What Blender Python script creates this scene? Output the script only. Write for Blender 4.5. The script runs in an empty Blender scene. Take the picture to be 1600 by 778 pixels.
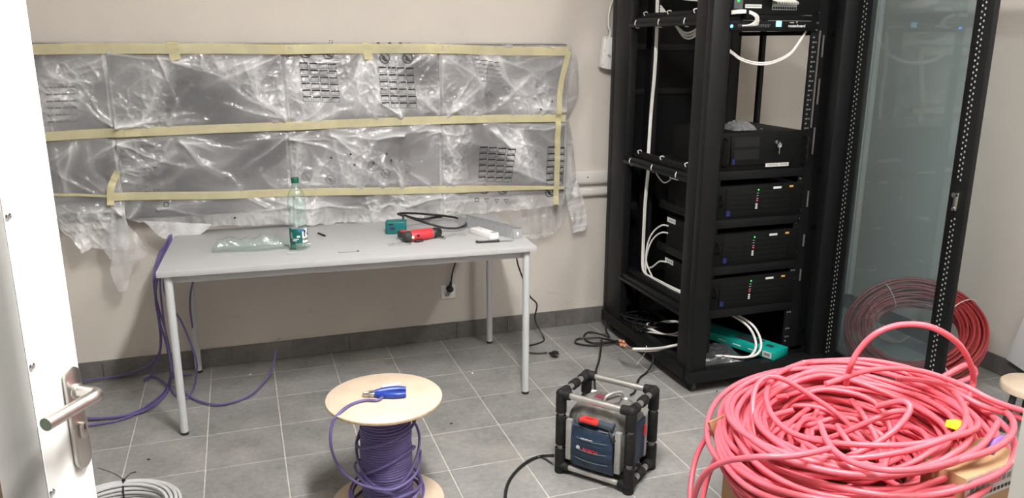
import bpy, bmesh, math, random
from mathutils import Vector, Matrix, noise
random.seed(7)
scene = bpy.context.scene
COL = scene.collection

# ------------------------------------------------------------------ camera
cam_data = bpy.data.cameras.new('camera')
cam = bpy.data.objects.new('camera', cam_data)
COL.objects.link(cam)
scene.camera = cam
cam_data.sensor_width = 36.0
cam_data.lens = 1247.56 / 1600 * 36.0
cam_data.clip_start = 0.05
yaw, pitch, roll = 0.3283, 0.2553, 0.0034
fwd = Vector((math.sin(yaw)*math.cos(pitch), math.cos(yaw)*math.cos(pitch), -math.sin(pitch)))
right = Vector((math.cos(yaw), -math.sin(yaw), 0))
up = right.cross(fwd)
r2 = right*math.cos(roll) + up*math.sin(roll)
u2 = up*math.cos(roll) - right*math.sin(roll)
m = Matrix((r2, u2, -fwd)).transposed().to_4x4()
m.translation = Vector((0.5174, -4.1796, 1.6505))
cam.matrix_world = m

# ------------------------------------------------------------------ world, exposure, lamps
world = bpy.data.worlds.new('corridor_light')
scene.world = world
world.use_nodes = True
world.node_tree.nodes['Background'].inputs[0].default_value = (1.0, 0.96, 0.9, 1)
world.node_tree.nodes['Background'].inputs[1].default_value = 0.15
scene.view_settings.view_transform = 'Standard'
scene.view_settings.look = 'None'
scene.view_settings.gamma = 1.0
scene.view_settings.use_curve_mapping = False
scene.view_settings.exposure = 0.0
LAMPS = [(1.17, -2.70, .08, .60, 215.0), (2.95, -2.75, .08, .60, 75.0)]     # x, y, half sizes, emission of the diffuser
CEIL = 2.85

# ------------------------------------------------------------------ materials
MATS = {}
def mat(name, col, rough=0.5, metal=0.0, vary=0.0, scale=12.0, bump=0.0, bscale=60.0, spec=0.5, emit=None, estr=1.0, coat=0.0):
    if name in MATS: return MATS[name]
    M = bpy.data.materials.new(name); M.use_nodes = True
    nt = M.node_tree; b = nt.nodes['Principled BSDF']
    b.inputs['Base Color'].default_value = (*col, 1)
    b.inputs['Roughness'].default_value = rough
    b.inputs['Metallic'].default_value = metal
    b.inputs['Specular IOR Level'].default_value = spec
    if coat: b.inputs['Coat Weight'].default_value = coat
    if emit:
        b.inputs['Emission Color'].default_value = (*emit, 1)
        b.inputs['Emission Strength'].default_value = estr
    geo = nt.nodes.new('ShaderNodeNewGeometry')
    if vary:
        n = nt.nodes.new('ShaderNodeTexNoise'); n.inputs['Scale'].default_value = scale; n.inputs['Detail'].default_value = 5
        nt.links.new(geo.outputs['Position'], n.inputs['Vector'])
        r = nt.nodes.new('ShaderNodeMapRange'); r.inputs[1].default_value = 0.3; r.inputs[2].default_value = 0.7
        r.inputs[3].default_value = 1-vary; r.inputs[4].default_value = 1+vary
        nt.links.new(n.outputs['Fac'], r.inputs[0])
        mx = nt.nodes.new('ShaderNodeVectorMath'); mx.operation = 'SCALE'
        mx.inputs[0].default_value = col
        nt.links.new(r.outputs[0], mx.inputs['Scale'])
        nt.links.new(mx.outputs[0], b.inputs['Base Color'])
    if bump:
        n2 = nt.nodes.new('ShaderNodeTexNoise'); n2.inputs['Scale'].default_value = bscale; n2.inputs['Detail'].default_value = 4
        nt.links.new(geo.outputs['Position'], n2.inputs['Vector'])
        bp = nt.nodes.new('ShaderNodeBump'); bp.inputs['Strength'].default_value = bump; bp.inputs['Distance'].default_value = 0.01
        nt.links.new(n2.outputs['Fac'], bp.inputs['Height'])
        nt.links.new(bp.outputs[0], b.inputs['Normal'])
    MATS[name] = M
    return M

def clear_mat(name, tint, haze, hazecol, rough=0.08, fres=1.5, bump=0.0, bscale=30.0, attr=None, hmin=0.0):
    """thin clear plastic or glass: tinted see-through + a little haze + Fresnel gloss"""
    M = bpy.data.materials.new(name); M.use_nodes = True
    nt = M.node_tree; nt.nodes.clear()
    out = nt.nodes.new('ShaderNodeOutputMaterial')
    tr = nt.nodes.new('ShaderNodeBsdfTransparent'); tr.inputs[0].default_value = (*tint, 1)
    df = nt.nodes.new('ShaderNodeBsdfDiffuse'); df.inputs[0].default_value = (*hazecol, 1)
    gl = nt.nodes.new('ShaderNodeBsdfGlossy'); gl.inputs['Roughness'].default_value = rough
    lw = nt.nodes.new('ShaderNodeLayerWeight'); lw.inputs[0].default_value = 0.5      # Schlick's term, the same from both sides
    p5 = nt.nodes.new('ShaderNodeMath'); p5.operation = 'POWER'; p5.inputs[1].default_value = 5.0
    nt.links.new(lw.outputs['Facing'], p5.inputs[0])
    f0 = ((fres-1)/(fres+1))**2
    fr = nt.nodes.new('ShaderNodeMath'); fr.operation = 'MULTIPLY_ADD'; fr.inputs[1].default_value = 1-f0; fr.inputs[2].default_value = f0
    nt.links.new(p5.outputs[0], fr.inputs[0])
    m1 = nt.nodes.new('ShaderNodeMixShader'); m2 = nt.nodes.new('ShaderNodeMixShader')
    if attr:
        a = nt.nodes.new('ShaderNodeAttribute'); a.attribute_name = attr
        nt.links.new(a.outputs['Fac'], m1.inputs[0])
    else:
        m1.inputs[0].default_value = haze
    nt.links.new(tr.outputs[0], m1.inputs[1]); nt.links.new(df.outputs[0], m1.inputs[2])
    nt.links.new(fr.outputs[0], m2.inputs[0])
    nt.links.new(m1.outputs[0], m2.inputs[1]); nt.links.new(gl.outputs[0], m2.inputs[2])
    nt.links.new(m2.outputs[0], out.inputs[0])
    if bump:
        geo = nt.nodes.new('ShaderNodeNewGeometry')
        n2 = nt.nodes.new('ShaderNodeTexNoise'); n2.inputs['Scale'].default_value = bscale; n2.inputs['Detail'].default_value = 3
        n2.inputs['Distortion'].default_value = 0.6
        nt.links.new(geo.outputs['Position'], n2.inputs['Vector'])
        bp = nt.nodes.new('ShaderNodeBump'); bp.inputs['Strength'].default_value = bump; bp.inputs['Distance'].default_value = 0.01
        nt.links.new(n2.outputs['Fac'], bp.inputs['Height'])
        for s in (df, gl, lw): nt.links.new(bp.outputs[0], s.inputs['Normal'])
    MATS[name] = M
    return M

# ------------------------------------------------------------------ mesh helpers
class MB:
    """collects shapes in one bmesh; build() links them as ONE mesh object"""
    def __init__(self): self.b = bmesh.new()
    def box(self, c, s, M=None):
        vs = [Vector((c[0]+dx*s[0]/2, c[1]+dy*s[1]/2, c[2]+dz*s[2]/2)) for dx in (-1,1) for dy in (-1,1) for dz in (-1,1)]
        if M is not None: vs = [M @ v for v in vs]
        v = [self.b.verts.new(x) for x in vs]
        for f in ((0,1,3,2),(4,6,7,5),(0,4,5,1),(2,3,7,6),(0,2,6,4),(1,5,7,3)): self.b.faces.new([v[i] for i in f])
        return self
    def bb(self, x0, x1, y0, y1, z0, z1, M=None):
        return self.box(((x0+x1)/2,(y0+y1)/2,(z0+z1)/2),(abs(x1-x0),abs(y1-y0),abs(z1-z0)),M)
    def tube(self, pts, r, n=8, closed=False, caps=True, rf=None):
        P = [Vector(p) for p in pts]; N = len(P); rings = []
        t = (P[1]-P[0]).normalized()
        a = Vector((0,0,1)) if abs(t.z) < 0.9 else Vector((1,0,0))
        nrm = (a - t*a.dot(t)).normalized()
        for i in range(N):
            if closed: t = (P[(i+1)%N]-P[i-1])
            else: t = P[min(i+1,N-1)]-P[max(i-1,0)]
            if t.length < 1e-9: t = Vector((0,0,1))
            t.normalize()
            nrm = nrm - t*nrm.dot(t)
            if nrm.length < 1e-6: nrm = t.orthogonal()
            nrm.normalize(); bn = t.cross(nrm)
            rr = r if rf is None else rf(i/(N-1))
            rings.append([self.b.verts.new(P[i] + (nrm*math.cos(k*2*math.pi/n) + bn*math.sin(k*2*math.pi/n))*rr) for k in range(n)])
        for i in range(N if closed else N-1):
            A, B = rings[i], rings[(i+1)%N]
            for k in range(n):
                f = self.b.faces.new((A[k], A[(k+1)%n], B[(k+1)%n], B[k])); f.smooth = True
        if caps and not closed:
            self.b.faces.new(rings[0][::-1]); self.b.faces.new(rings[-1])
        return self
    def cyl(self, p0, p1, r, n=16, r2=None):
        P0, P1 = Vector(p0), Vector(p1)
        return self.tube([P0, P1], r, n, rf=None if r2 is None else (lambda t: r+(r2-r)*t))
    def lathe(self, prof, o=(0,0,0), n=32, M=None, wob=None):
        """prof: list of (radius, height); closed at ends when radius is 0"""
        rings = []
        for (r, h) in prof:
            ring = []
            for k in range(n):
                a = k*2*math.pi/n; rr = r if wob is None else wob(r, h, a)
                v = Vector((rr*math.cos(a), rr*math.sin(a), h))
                if M is not None: v = M @ v
                ring.append(self.b.verts.new(v+Vector(o)))
            rings.append(ring)
        for A, B in zip(rings, rings[1:]):
            for k in range(n):
                f = self.b.faces.new((A[k], A[(k+1)%n], B[(k+1)%n], B[k])); f.smooth = True
        if prof[0][0] > 1e-6: self.b.faces.new(rings[0][::-1])
        if prof[-1][0] > 1e-6: self.b.faces.new(rings[-1])
        return self
    def prism(self, poly, h0, h1, M=None):
        """poly in xy, extruded h0..h1 along z, then transformed by M"""
        def T(v): return (M @ v) if M is not None else v
        A = [self.b.verts.new(T(Vector((x,y,h0)))) for x,y in poly]
        B = [self.b.verts.new(T(Vector((x,y,h1)))) for x,y in poly]
        self.b.faces.new(A[::-1]); self.b.faces.new(B)
        n = len(poly)
        for k in range(n): self.b.faces.new((A[k], A[(k+1)%n], B[(k+1)%n], B[k]))
        return self
    def quad(self, a, b, c, d):
        self.b.faces.new([self.b.verts.new(Vector(p)) for p in (a,b,c,d)]); return self
    def build(self, name, material, parent=None, bevel=0.0, seg=2, smooth=False, kind=None, loc=None):
        bm = self.b
        bmesh.ops.remove_doubles(bm, verts=bm.verts, dist=1e-6)
        bmesh.ops.recalc_face_normals(bm, faces=bm.faces)
        if bevel:
            ed = [e for e in bm.edges if len(e.link_faces) == 2 and e.calc_face_angle(0) > 0.5]
            bmesh.ops.bevel(bm, geom=ed, offset=bevel, segments=seg, profile=0.5, affect='EDGES', clamp_overlap=True)
            smooth = True
        me = bpy.data.meshes.new(name)
        bm.to_mesh(me); bm.free()
        if smooth:
            for p in me.polygons: p.use_smooth = True
            me.set_sharp_from_angle(angle=math.radians(40))
        elif any(p.use_smooth for p in me.polygons):
            me.set_sharp_from_angle(angle=math.radians(50))
        me.materials.append(material)
        return link(name, me, parent, kind)

def link(name, me, parent=None, kind=None):
    o = bpy.data.objects.new(name, me); COL.objects.link(o)
    if parent is not None:
        o.parent = parent
        bpy_update_inv(o, parent)
    if kind: o['kind'] = kind
    return o
def world_mat(o):
    M = Matrix.LocRotScale(o.location, o.rotation_euler, o.scale)
    if o.parent is not None: return world_mat(o.parent) @ o.matrix_parent_inverse @ M
    return M
def bpy_update_inv(o, parent):
    o.matrix_parent_inverse = world_mat(parent).inverted()
def thing(name, label, cat, loc=(0,0,0), group=None):
    """an Empty at the thing's base that parents its parts (parts are meshed in world space)"""
    o = bpy.data.objects.new(name, None); COL.objects.link(o)
    o.empty_display_size = 0.05
    o.location = loc; o['label'] = label; o['category'] = cat
    if group: o['group'] = group
    return o
def tag(o, label, cat, group=None):
    o['label'] = label; o['category'] = cat
    if group: o['group'] = group
    return o
def dup(root, loc, label, rotz=None):
    """copy of a thing with copies of its parts and sub-parts"""
    r = root.copy(); COL.objects.link(r); r.location = loc; r['label'] = label
    if rotz is not None: r.rotation_euler[2] = rotz
    for ch in list(root.children):
        c = ch.copy(); COL.objects.link(c); c.parent = r
        for g in list(ch.children):
            d = g.copy(); COL.objects.link(d); d.parent = c
    return r
def spline(pts, k=8, closed=False):
    """Catmull-Rom through pts"""
    P = [Vector(p) for p in pts]; n = len(P); out = []
    for i in range(n if closed else n-1):
        if closed: p0,p1,p2,p3 = P[i-1],P[i],P[(i+1)%n],P[(i+2)%n]
        else: p0,p1,p2,p3 = P[max(i-1,0)],P[i],P[i+1],P[min(i+2,n-1)]
        for j in range(k):
            t = j/k
            out.append(0.5*((2*p1)+(p2-p0)*t+(2*p0-5*p1+4*p2-p3)*t*t+(3*p1-p0-3*p2+p3)*t**3))
    if not closed: out.append(P[-1])
    return out
def cable(name, pts, r, material, label, cat='cable', group=None, n=8, k=8, parent=None, closed=False):
    o = MB().tube(spline(pts, k, closed), r, n, closed=closed).build(name, material, parent)
    if parent is None: tag(o, label, cat, group)
    return o
def text_mesh(txt, size, extrude=0.0004, bold=0.0):
    cu = bpy.data.curves.new('lettering', 'FONT'); cu.body = txt; cu.size = size; cu.extrude = extrude; cu.offset = bold
    cu.align_x = 'CENTER'; cu.align_y = 'CENTER'; cu.resolution_u = 3
    t = bpy.data.objects.new('lettering', cu); COL.objects.link(t)
    dg = bpy.context.evaluated_depsgraph_get()
    me = bpy.data.meshes.new_from_object(t.evaluated_get(dg))
    bpy.data.objects.remove(t); bpy.data.curves.remove(cu)
    return me
def lettering(txt, size, M, material, parent, name='lettering', warp=None, bold=0.0):
    me = text_mesh(txt, size, bold=bold)
    for v in me.vertices:
        p = v.co.copy()
        if warp: p = warp(p)
        v.co = M @ p
    me.materials.clear(); me.materials.append(material)
    return link(name, me, parent)
def frame_mat(o, x, y):
    """local axes x, y (z = x cross y) at o"""
    x = Vector(x).normalized(); y = (Vector(y) - x*Vector(y).dot(x)).normalized(); z = x.cross(y)
    M = Matrix((x,y,z)).transposed().to_4x4(); M.translation = Vector(o); return M

black = mat('black_powder_coat', (0.007,0.0075,0.008), 0.5, spec=.25)
blackp = mat('black_plastic', (0.014,0.014,0.015), 0.5, vary=0.25, scale=30)
rubber = mat('black_cable_sheath', (0.011,0.011,0.012), 0.45)
white_plastic = mat('white_plastic', (0.80,0.80,0.79), 0.35)
white_cable = mat('white_cable_sheath', (0.72,0.71,0.68), 0.4)
steel = mat('brushed_steel', (0.56,0.54,0.51), 0.32, 1.0, bump=0.02, bscale=200)
chrome = mat('bright_metal', (0.75,0.75,0.76), 0.18, 1.0)

# ================================================================== SETTING
wall_paint = mat('wall_paint', (0.60,0.562,0.515), 0.85, vary=0.035, scale=3.0, bump=0.05, bscale=90, spec=0.2)
ceil_paint = mat('ceiling_paint', (0.78,0.77,0.74), 0.9)
def struct(mb, name, m_, **k):
    o = mb.build(name, m_, **k); o['kind'] = 'structure'; return o
XL, XR, YF = -1.15, 4.12, -3.49
def scuffed(M):
    """paint with scuffs and grime smears low on the wall"""
    nt = M.node_tree; b = nt.nodes['Principled BSDF']; src = b.inputs['Base Color'].links[0].from_socket
    geo = nt.nodes.new('ShaderNodeNewGeometry'); mp = nt.nodes.new('ShaderNodeMapping'); mp.inputs['Scale'].default_value = (5.0,1.0,14.0); mp.inputs['Rotation'].default_value = (0,.5,0)
    n = nt.nodes.new('ShaderNodeTexNoise'); n.inputs['Scale'].default_value = 1.6; n.inputs['Detail'].default_value = 7; n.inputs['Roughness'].default_value = .72
    nt.links.new(geo.outputs['Position'], mp.inputs[0]); nt.links.new(mp.outputs[0], n.inputs['Vector'])
    r = nt.nodes.new('ShaderNodeMapRange'); r.inputs[1].default_value = .60; r.inputs[2].default_value = .72; r.inputs[3].default_value = 0; r.inputs[4].default_value = .55
    nt.links.new(n.outputs['Fac'], r.inputs[0])
    sx = nt.nodes.new('ShaderNodeSeparateXYZ'); nt.links.new(geo.outputs['Position'], sx.inputs[0])
    hgt = nt.nodes.new('ShaderNodeMapRange'); hgt.inputs[1].default_value = .12; hgt.inputs[2].default_value = .42; hgt.inputs[3].default_value = 1; hgt.inputs[4].default_value = 0
    nt.links.new(sx.outputs['Z'], hgt.inputs[0])
    m_ = nt.nodes.new('ShaderNodeMath'); m_.operation = 'MULTIPLY'; nt.links.new(r.outputs[0], m_.inputs[0]); nt.links.new(hgt.outputs[0], m_.inputs[1])
    mx = nt.nodes.new('ShaderNodeMix'); mx.data_type = 'RGBA'; mx.inputs[7].default_value = (.16,.14,.12,1)
    nt.links.new(m_.outputs[0], mx.inputs[0]); nt.links.new(src, mx.inputs[6]); nt.links.new(mx.outputs[2], b.inputs['Base Color'])
    return M
scuff_paint = scuffed(mat('scuffed_wall_paint', (0.60,0.562,0.515), 0.85, vary=0.035, scale=3.0, bump=0.05, bscale=90, spec=0.2))
struct(MB().bb(XL-.1, XR+.1, 0, .12, -.05, CEIL+.05), 'wall_back', scuff_paint)
struct(MB().bb(XR, XR+.12, -4.6, .12, -.05, CEIL+.05), 'wall_right', wall_paint)
struct(MB().bb(XL-.12, XL, -4.6, .12, -.05, CEIL+.05), 'wall_left', wall_paint)
struct(MB().bb(XL-.1, XR+.1, -3.9, .12, CEIL, CEIL+.1), 'ceiling', ceil_paint)
wf = MB().bb(XL, -.34, YF-.11, YF, 0, CEIL).bb(1.51, XR, YF-.11, YF, 0, CEIL).bb(-.34, 1.51, YF-.11, YF, 2.12, CEIL)
struct(wf, 'wall_front', wall_paint)
# floor: a grout bed with one object for each tile
def stone_mat(name, col, dust):
    M = bpy.data.materials.new(name); M.use_nodes = True; nt = M.node_tree; b = nt.nodes['Principled BSDF']
    geo = nt.nodes.new('ShaderNodeNewGeometry'); oi = nt.nodes.new('ShaderNodeObjectInfo')
    def nz(scale, detail=6, rough=0.6):
        n = nt.nodes.new('ShaderNodeTexNoise'); n.inputs['Scale'].default_value = scale; n.inputs['Detail'].default_value = detail
        n.inputs['Roughness'].default_value = rough; nt.links.new(geo.outputs['Position'], n.inputs['Vector']); return n
    def rng(sock, a, b_, c, d):
        r = nt.nodes.new('ShaderNodeMapRange'); nt.links.new(sock, r.inputs[0])
        for i, v in enumerate((a,b_,c,d)): r.inputs[i+1].default_value = v
        return r.outputs[0]
    def mul(a, b_):
        m_ = nt.nodes.new('ShaderNodeMath'); m_.operation = 'MULTIPLY'; nt.links.new(a, m_.inputs[0]); nt.links.new(b_, m_.inputs[1]); return m_.outputs[0]
    f = mul(mul(rng(nz(5).outputs['Fac'], .3,.7,.8,1.2), rng(nz(38, 8, .7).outputs['Fac'], .3,.7,.82,1.18)), rng(oi.outputs['Random'], 0,1,.93,1.07))
    sc = nt.nodes.new('ShaderNodeVectorMath'); sc.operation = 'SCALE'; sc.inputs[0].default_value = col; nt.links.new(f, sc.inputs['Scale'])
    mx = nt.nodes.new('ShaderNodeMix'); mx.data_type = 'RGBA'
    mx.inputs[7].default_value = (0.33,0.31,0.285,1)
    nt.links.new(sc.outputs[0], mx.inputs[6])
    nt.links.new(mul(rng(nz(2.6, 7, .65).outputs['Fac'], .52,.72,0,dust), rng(nz(22,6).outputs['Fac'], .35,.6,.3,1)), mx.inputs[0])
    nt.links.new(mx.outputs[2], b.inputs['Base Color'])
    nt.links.new(rng(nz(9).outputs['Fac'], .3,.7,.42,.62), b.inputs['Roughness'])
    b.inputs['Specular IOR Level'].default_value = 0.35
    bp = nt.nodes.new('ShaderNodeBump'); bp.inputs['Strength'].default_value = .12; bp.inputs['Distance'].default_value = .003
    nt.links.new(nz(60,4).outputs['Fac'], bp.inputs['Height']); nt.links.new(bp.outputs[0], b.inputs['Normal'])
    return M
stone = stone_mat('grey_stone_tile', (0.235,0.230,0.225), 0.75)
skirt = stone_mat('dark_skirting_tile', (0.145,0.137,0.13), 0.25)
grout = mat('pale_grout', (0.50,0.47,0.44), 0.9, vary=.15, scale=25)
floor = struct(MB().bb(XL, XR, -4.7, 0, -.05, -.0018), 'floor', grout)
TP = 0.3054
xs = [XL] + [-.0195+i*TP for i in range(-3, 14)] + [XR]
ys = [-3.90] + [-.185-j*TP for j in range(11, -1, -1)] + [0]
tile_meshes = {}
for i in range(len(xs)-1):
    for j in range(len(ys)-1):
        w, d = xs[i+1]-xs[i]-.005, ys[j+1]-ys[j]-.005
        if w < .02 or d < .02: continue
        key = (round(w,3), round(d,3))
        if key not in tile_meshes:
            mb = MB().bb(-w/2, w/2, -d/2, d/2, -.008, 0)
            o = mb.build('tile', stone, floor, bevel=.0012, seg=1)
            tile_meshes[key] = o.data
        else:
            o = link('tile', tile_meshes[key], floor)
        o.matrix_parent_inverse = Matrix.Identity(4)
        o.location = ((xs[i]+xs[i+1])/2, (ys[j]+ys[j+1])/2, 0)
# skirting tiles along the walls
bb_ = struct(MB().bb(XL, XR, -.004, 0, 0, .097), 'baseboard_back', grout)
sk = None
x = XL+.02
while x < XR-.02:
    w = min(.3, XR-x-.003)
    o = MB().bb(-w/2, w/2, -.013, -.003, .001, .098).build('skirting_tile', skirt, bb_, bevel=.001, seg=1) if (sk is None or w < .299) else link('skirting_tile', sk, bb_)
    if sk is None: sk = o.data
    o.matrix_parent_inverse = Matrix.Identity(4); o.location = (x+w/2, 0, 0)
    x += .304
br_ = struct(MB().bb(XR-.004, XR, -3.6, -.013, 0, .097), 'baseboard_right', grout)
sk2 = None
for k in range(11):
    y = -.02-.304*k
    if sk2 is None:
        o = MB().bb(-.013, -.003, -.3, 0, .001, .098).build('skirting_tile', skirt, br_, bevel=.001, seg=1); sk2 = o.data
    else: o = link('skirting_tile', sk2, br_)
    o.matrix_parent_inverse = Matrix.Identity(4); o.location = (XR, y, 0)
# ceiling luminaires (out of frame, they light the room)
lamp_white = mat('luminaire_housing', (0.8,0.8,0.8), 0.5)
for k, (lx, ly, hx, hy, le) in enumerate(LAMPS):
    diff = mat('luminaire_diffuser_%d' % k, (0.9,0.9,0.88), 0.5, emit=(1.0,0.975,0.94), estr=le)
    t = thing('ceiling_light', ['long white ceiling light fitting above the space before the table',
                                'long white ceiling light fitting above the heap of red cable'][k], 'ceiling light', (lx, ly, CEIL))
    MB().bb(lx-hx-.02, lx+hx+.02, ly-hy-.03, ly+hy+.03, CEIL-.05, CEIL-.001).build('housing', lamp_white, t, bevel=.004)
    MB().bb(lx-hx, lx+hx, ly-hy, ly+hy, CEIL-.056, CEIL-.049).build('diffuser', diff, t)
# cable trunking on the back wall
duct_m = mat('white_trunking', (0.70,0.68,0.65), 0.4)
for k, (z0, z1) in enumerate(((.855,.932),(.785,.833))):
    t = thing('cable_trunking', ['wide upper white cable trunking on the back wall beside the rack',
                                 'narrow lower white cable trunking on the back wall beside the rack'][k], 'trunking', (2.4, 0, z0))
    MB().bb(1.3, 2.62, -.032, 0, z0, z1).build('base_channel', duct_m, t, bevel=.003)
    MB().bb(1.3, 2.62, -.038, -.03, z0+.008, z1-.010).build('cover', duct_m, t, bevel=.002)
    if k == 0: MB().cyl((2.385,-.0385,.895),(2.385,-.0375,.895),.004,10).build('screw_hole', blackp, t)
# vertical trunking on the right wall, seen through the rack
t = thing('cable_trunking', 'vertical white cable trunking on the right wall behind the rack', 'trunking', (XR, -.12, 0))
MB().bb(XR-.035, XR, -.30, -.2, .1, CEIL).build('base_channel', duct_m, t, bevel=.003)
MB().bb(XR-.045, XR-.035, -.285, -.215, .1, CEIL).build('cover', duct_m, t, bevel=.003)

# ------------------------------------------------------------------ entrance door leaf (glazed, open into the room, left)
door_w = mat('white_door_paint', (0.88,0.88,0.87), 0.3, spec=.4)
gasket = mat('brown_glazing_seal', (0.10,0.06,0.035), 0.6)
dglass = clear_mat('door_glass', (.75,.85,.80), .06, (.5,.6,.55))
beta = math.radians(28)
dd_ = Vector((math.sin(beta), math.cos(beta), 0))
MDL = frame_mat((.225,-2.55,0), dd_, (0,0,1))        # local x towards the free edge, y up, z out of the leaf's face
door = bpy.data.objects.new('door_1', None); COL.objects.link(door); door['kind'] = 'structure'
door.location = MDL @ Vector((-1.05,0,-.03))
U0, U1, U2, U3 = -.056, -.177, -.93, -1.05
MB().bb(U1,U0,.008,2.09,-.06,0,MDL).bb(U3,U2,.008,2.09,-.06,0,MDL).bb(U2,U1,1.96,2.09,-.06,0,MDL).bb(U2,U1,.008,.13,-.06,0,MDL).build('leaf_frame', door_w, door, bevel=.004)
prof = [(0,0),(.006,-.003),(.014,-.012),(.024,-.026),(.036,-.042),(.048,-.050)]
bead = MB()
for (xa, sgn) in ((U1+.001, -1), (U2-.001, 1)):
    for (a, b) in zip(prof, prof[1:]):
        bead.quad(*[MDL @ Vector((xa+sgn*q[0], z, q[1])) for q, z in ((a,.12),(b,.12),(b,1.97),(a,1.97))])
bead.build('glazing_bead', mat('shade_grey_bead',(.50,.50,.485),.4), door, smooth=True)  # grey holds the shade of the slope, put into the bead's colour
for x_ in (U1-.048, U2+.048): MB().bb(x_-.004,x_+.002,.12,1.97,-.056,-.048,MDL).build('glazing_seal', gasket, door)
MB().bb(U2+.048,U1-.050,.12,1.97,-.057,-.052,MDL).build('pane', dglass, door)
for z in (.62, .86, 1.104, 1.369, 1.62, 1.85):
    MB().lathe([(0,.0),(.0065,0),(.0065,.0015),(.005,.0036),(.003,.0038),(.0026,.0025),(0,.0025)], tuple(MDL @ Vector((-.168,z,0))), 16, M=MDL.to_3x3().to_4x4()).build('screw', chrome, door)
def stadium(w, h, n=8):
    r = w/2; c = h/2-r
    return [(r*math.cos(math.pi*i/n), c+r*math.sin(math.pi*i/n)) for i in range(n+1)] + [(-r*math.cos(math.pi*i/n), -c-r*math.sin(math.pi*i/n)) for i in range(n+1)]
HU, HZ = -.0855, .966
Mh = MDL @ Matrix.Translation((HU,HZ,0))
MB().prism(stadium(.040, .205), 0, .010, Mh).build('handle_plate', steel, door, bevel=.003)
lev = [Mh @ Vector(q) for q in spline([(0,.054,.008),(0,.054,.034),(-.002,.054,.050),(-.012,.054,.058),(-.04,.054,.056),(-.08,.054,.053),(-.128,.054,.050)], 8)]
MB().tube(lev, .0120, 16).build('lever', steel, door)
MB().lathe([(.0,0),(.0155,0),(.0155,.006),(.0125,.009),(0,.009)], tuple(Mh @ Vector((0,.054,.009))), 20, M=MDL.to_3x3().to_4x4()).build('lever_collar', steel, door)
MB().prism(stadium(.017,.033), .008, .018, Mh @ Matrix.Translation((0,-.024,0))).build('lock_cylinder', steel, door, bevel=.002)
MB().bb(-.001,.001,-.022,-.012,.0175,.0188,Mh).build('keyhole', blackp, door)
# frame of the wide doorway
struct(MB().bb(1.475,1.53,YF-.12,YF+.012,0,2.14).bb(-.36,-.31,YF-.12,YF+.012,0,2.14).bb(-.31,1.475,YF-.12,YF+.012,2.10,2.14), 'trim_1', mat('frame_grey_white', (.60,.58,.54), .45))

# ================================================================== SCREENS WRAPPED IN PLASTIC FILM
COLX = [-.785, -.022, .741, 1.508, 2.213]
ROWZ = [1.636, 1.234, .828]
scr_body = mat('screen_housing', (0.03,0.03,0.032), 0.5)
scr_face = mat('screen_face', (0.075,0.077,0.082), 0.35)
colname = ['leftmost column, half hidden by the door', 'second column from the left', 'third column from the left', 'rightmost column']
rowname = ['upper', 'lower']
for r in range(2):
    for c in range(4):
        x0, x1, z1, z0 = COLX[c]+.003, COLX[c+1]-.003, ROWZ[r]-.003, ROWZ[r+1]+.003
        t = thing('display_panel', 'dark %s display panel under plastic film, %s' % (rowname[r], colname[c]), 'display', ((x0+x1)/2, 0, z0), 'wall display panels')
        MB().bb(x0, x1, -.108, -.03, z0, z1).build('housing', scr_body, t, bevel=.003)
        MB().bb(x0+.006, x1-.006, -.113, -.107, z0+.006, z1-.006).build('screen', scr_face, t)
        MB().bb(x0+.2, x1-.2, -.031, 0, z0+.08, z1-.08).build('wall_mount', black, t)

film = clear_mat('packing_film', (.90,.90,.91), .5, (.87,.87,.89), rough=.14, fres=1.65, bump=.4, bscale=55, attr='haze')
film_flap = film
ink = mat('black_ink', (0.012,0.012,0.014), 0.5)
ink_faint = mat('faint_grey_ink', (0.17,0.17,0.18), 0.5)
BAGS = {}
def interp(pts, x):
    if x <= pts[0][0]: return pts[0][1]
    for (a, b) in zip(pts, pts[1:]):
        if x <= b[0]: return a[1] + (b[1]-a[1])*(x-a[0])/(b[0]-a[0]+1e-9)
    return pts[-1][1]
def segd(px, pz, s):
    ax, az, bx, bz = s[:4]
    dx, dz = bx-ax, bz-az; L = dx*dx+dz*dz
    t = max(0, min(1, ((px-ax)*dx+(pz-az)*dz)/L))
    return math.hypot(px-ax-t*dx, pz-az-t*dz), t
TAPE_Z = [[(-.4,1.592),(2.21,1.590)], [(-.4,1.205),(-.02,1.222),(.72,1.237),(1.51,1.248),(2.2,1.243)], [(-.4,.925),(0,.925),(.73,.905),(1.3,.883),(1.8,.862),(2.2,.853)]]
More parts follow.
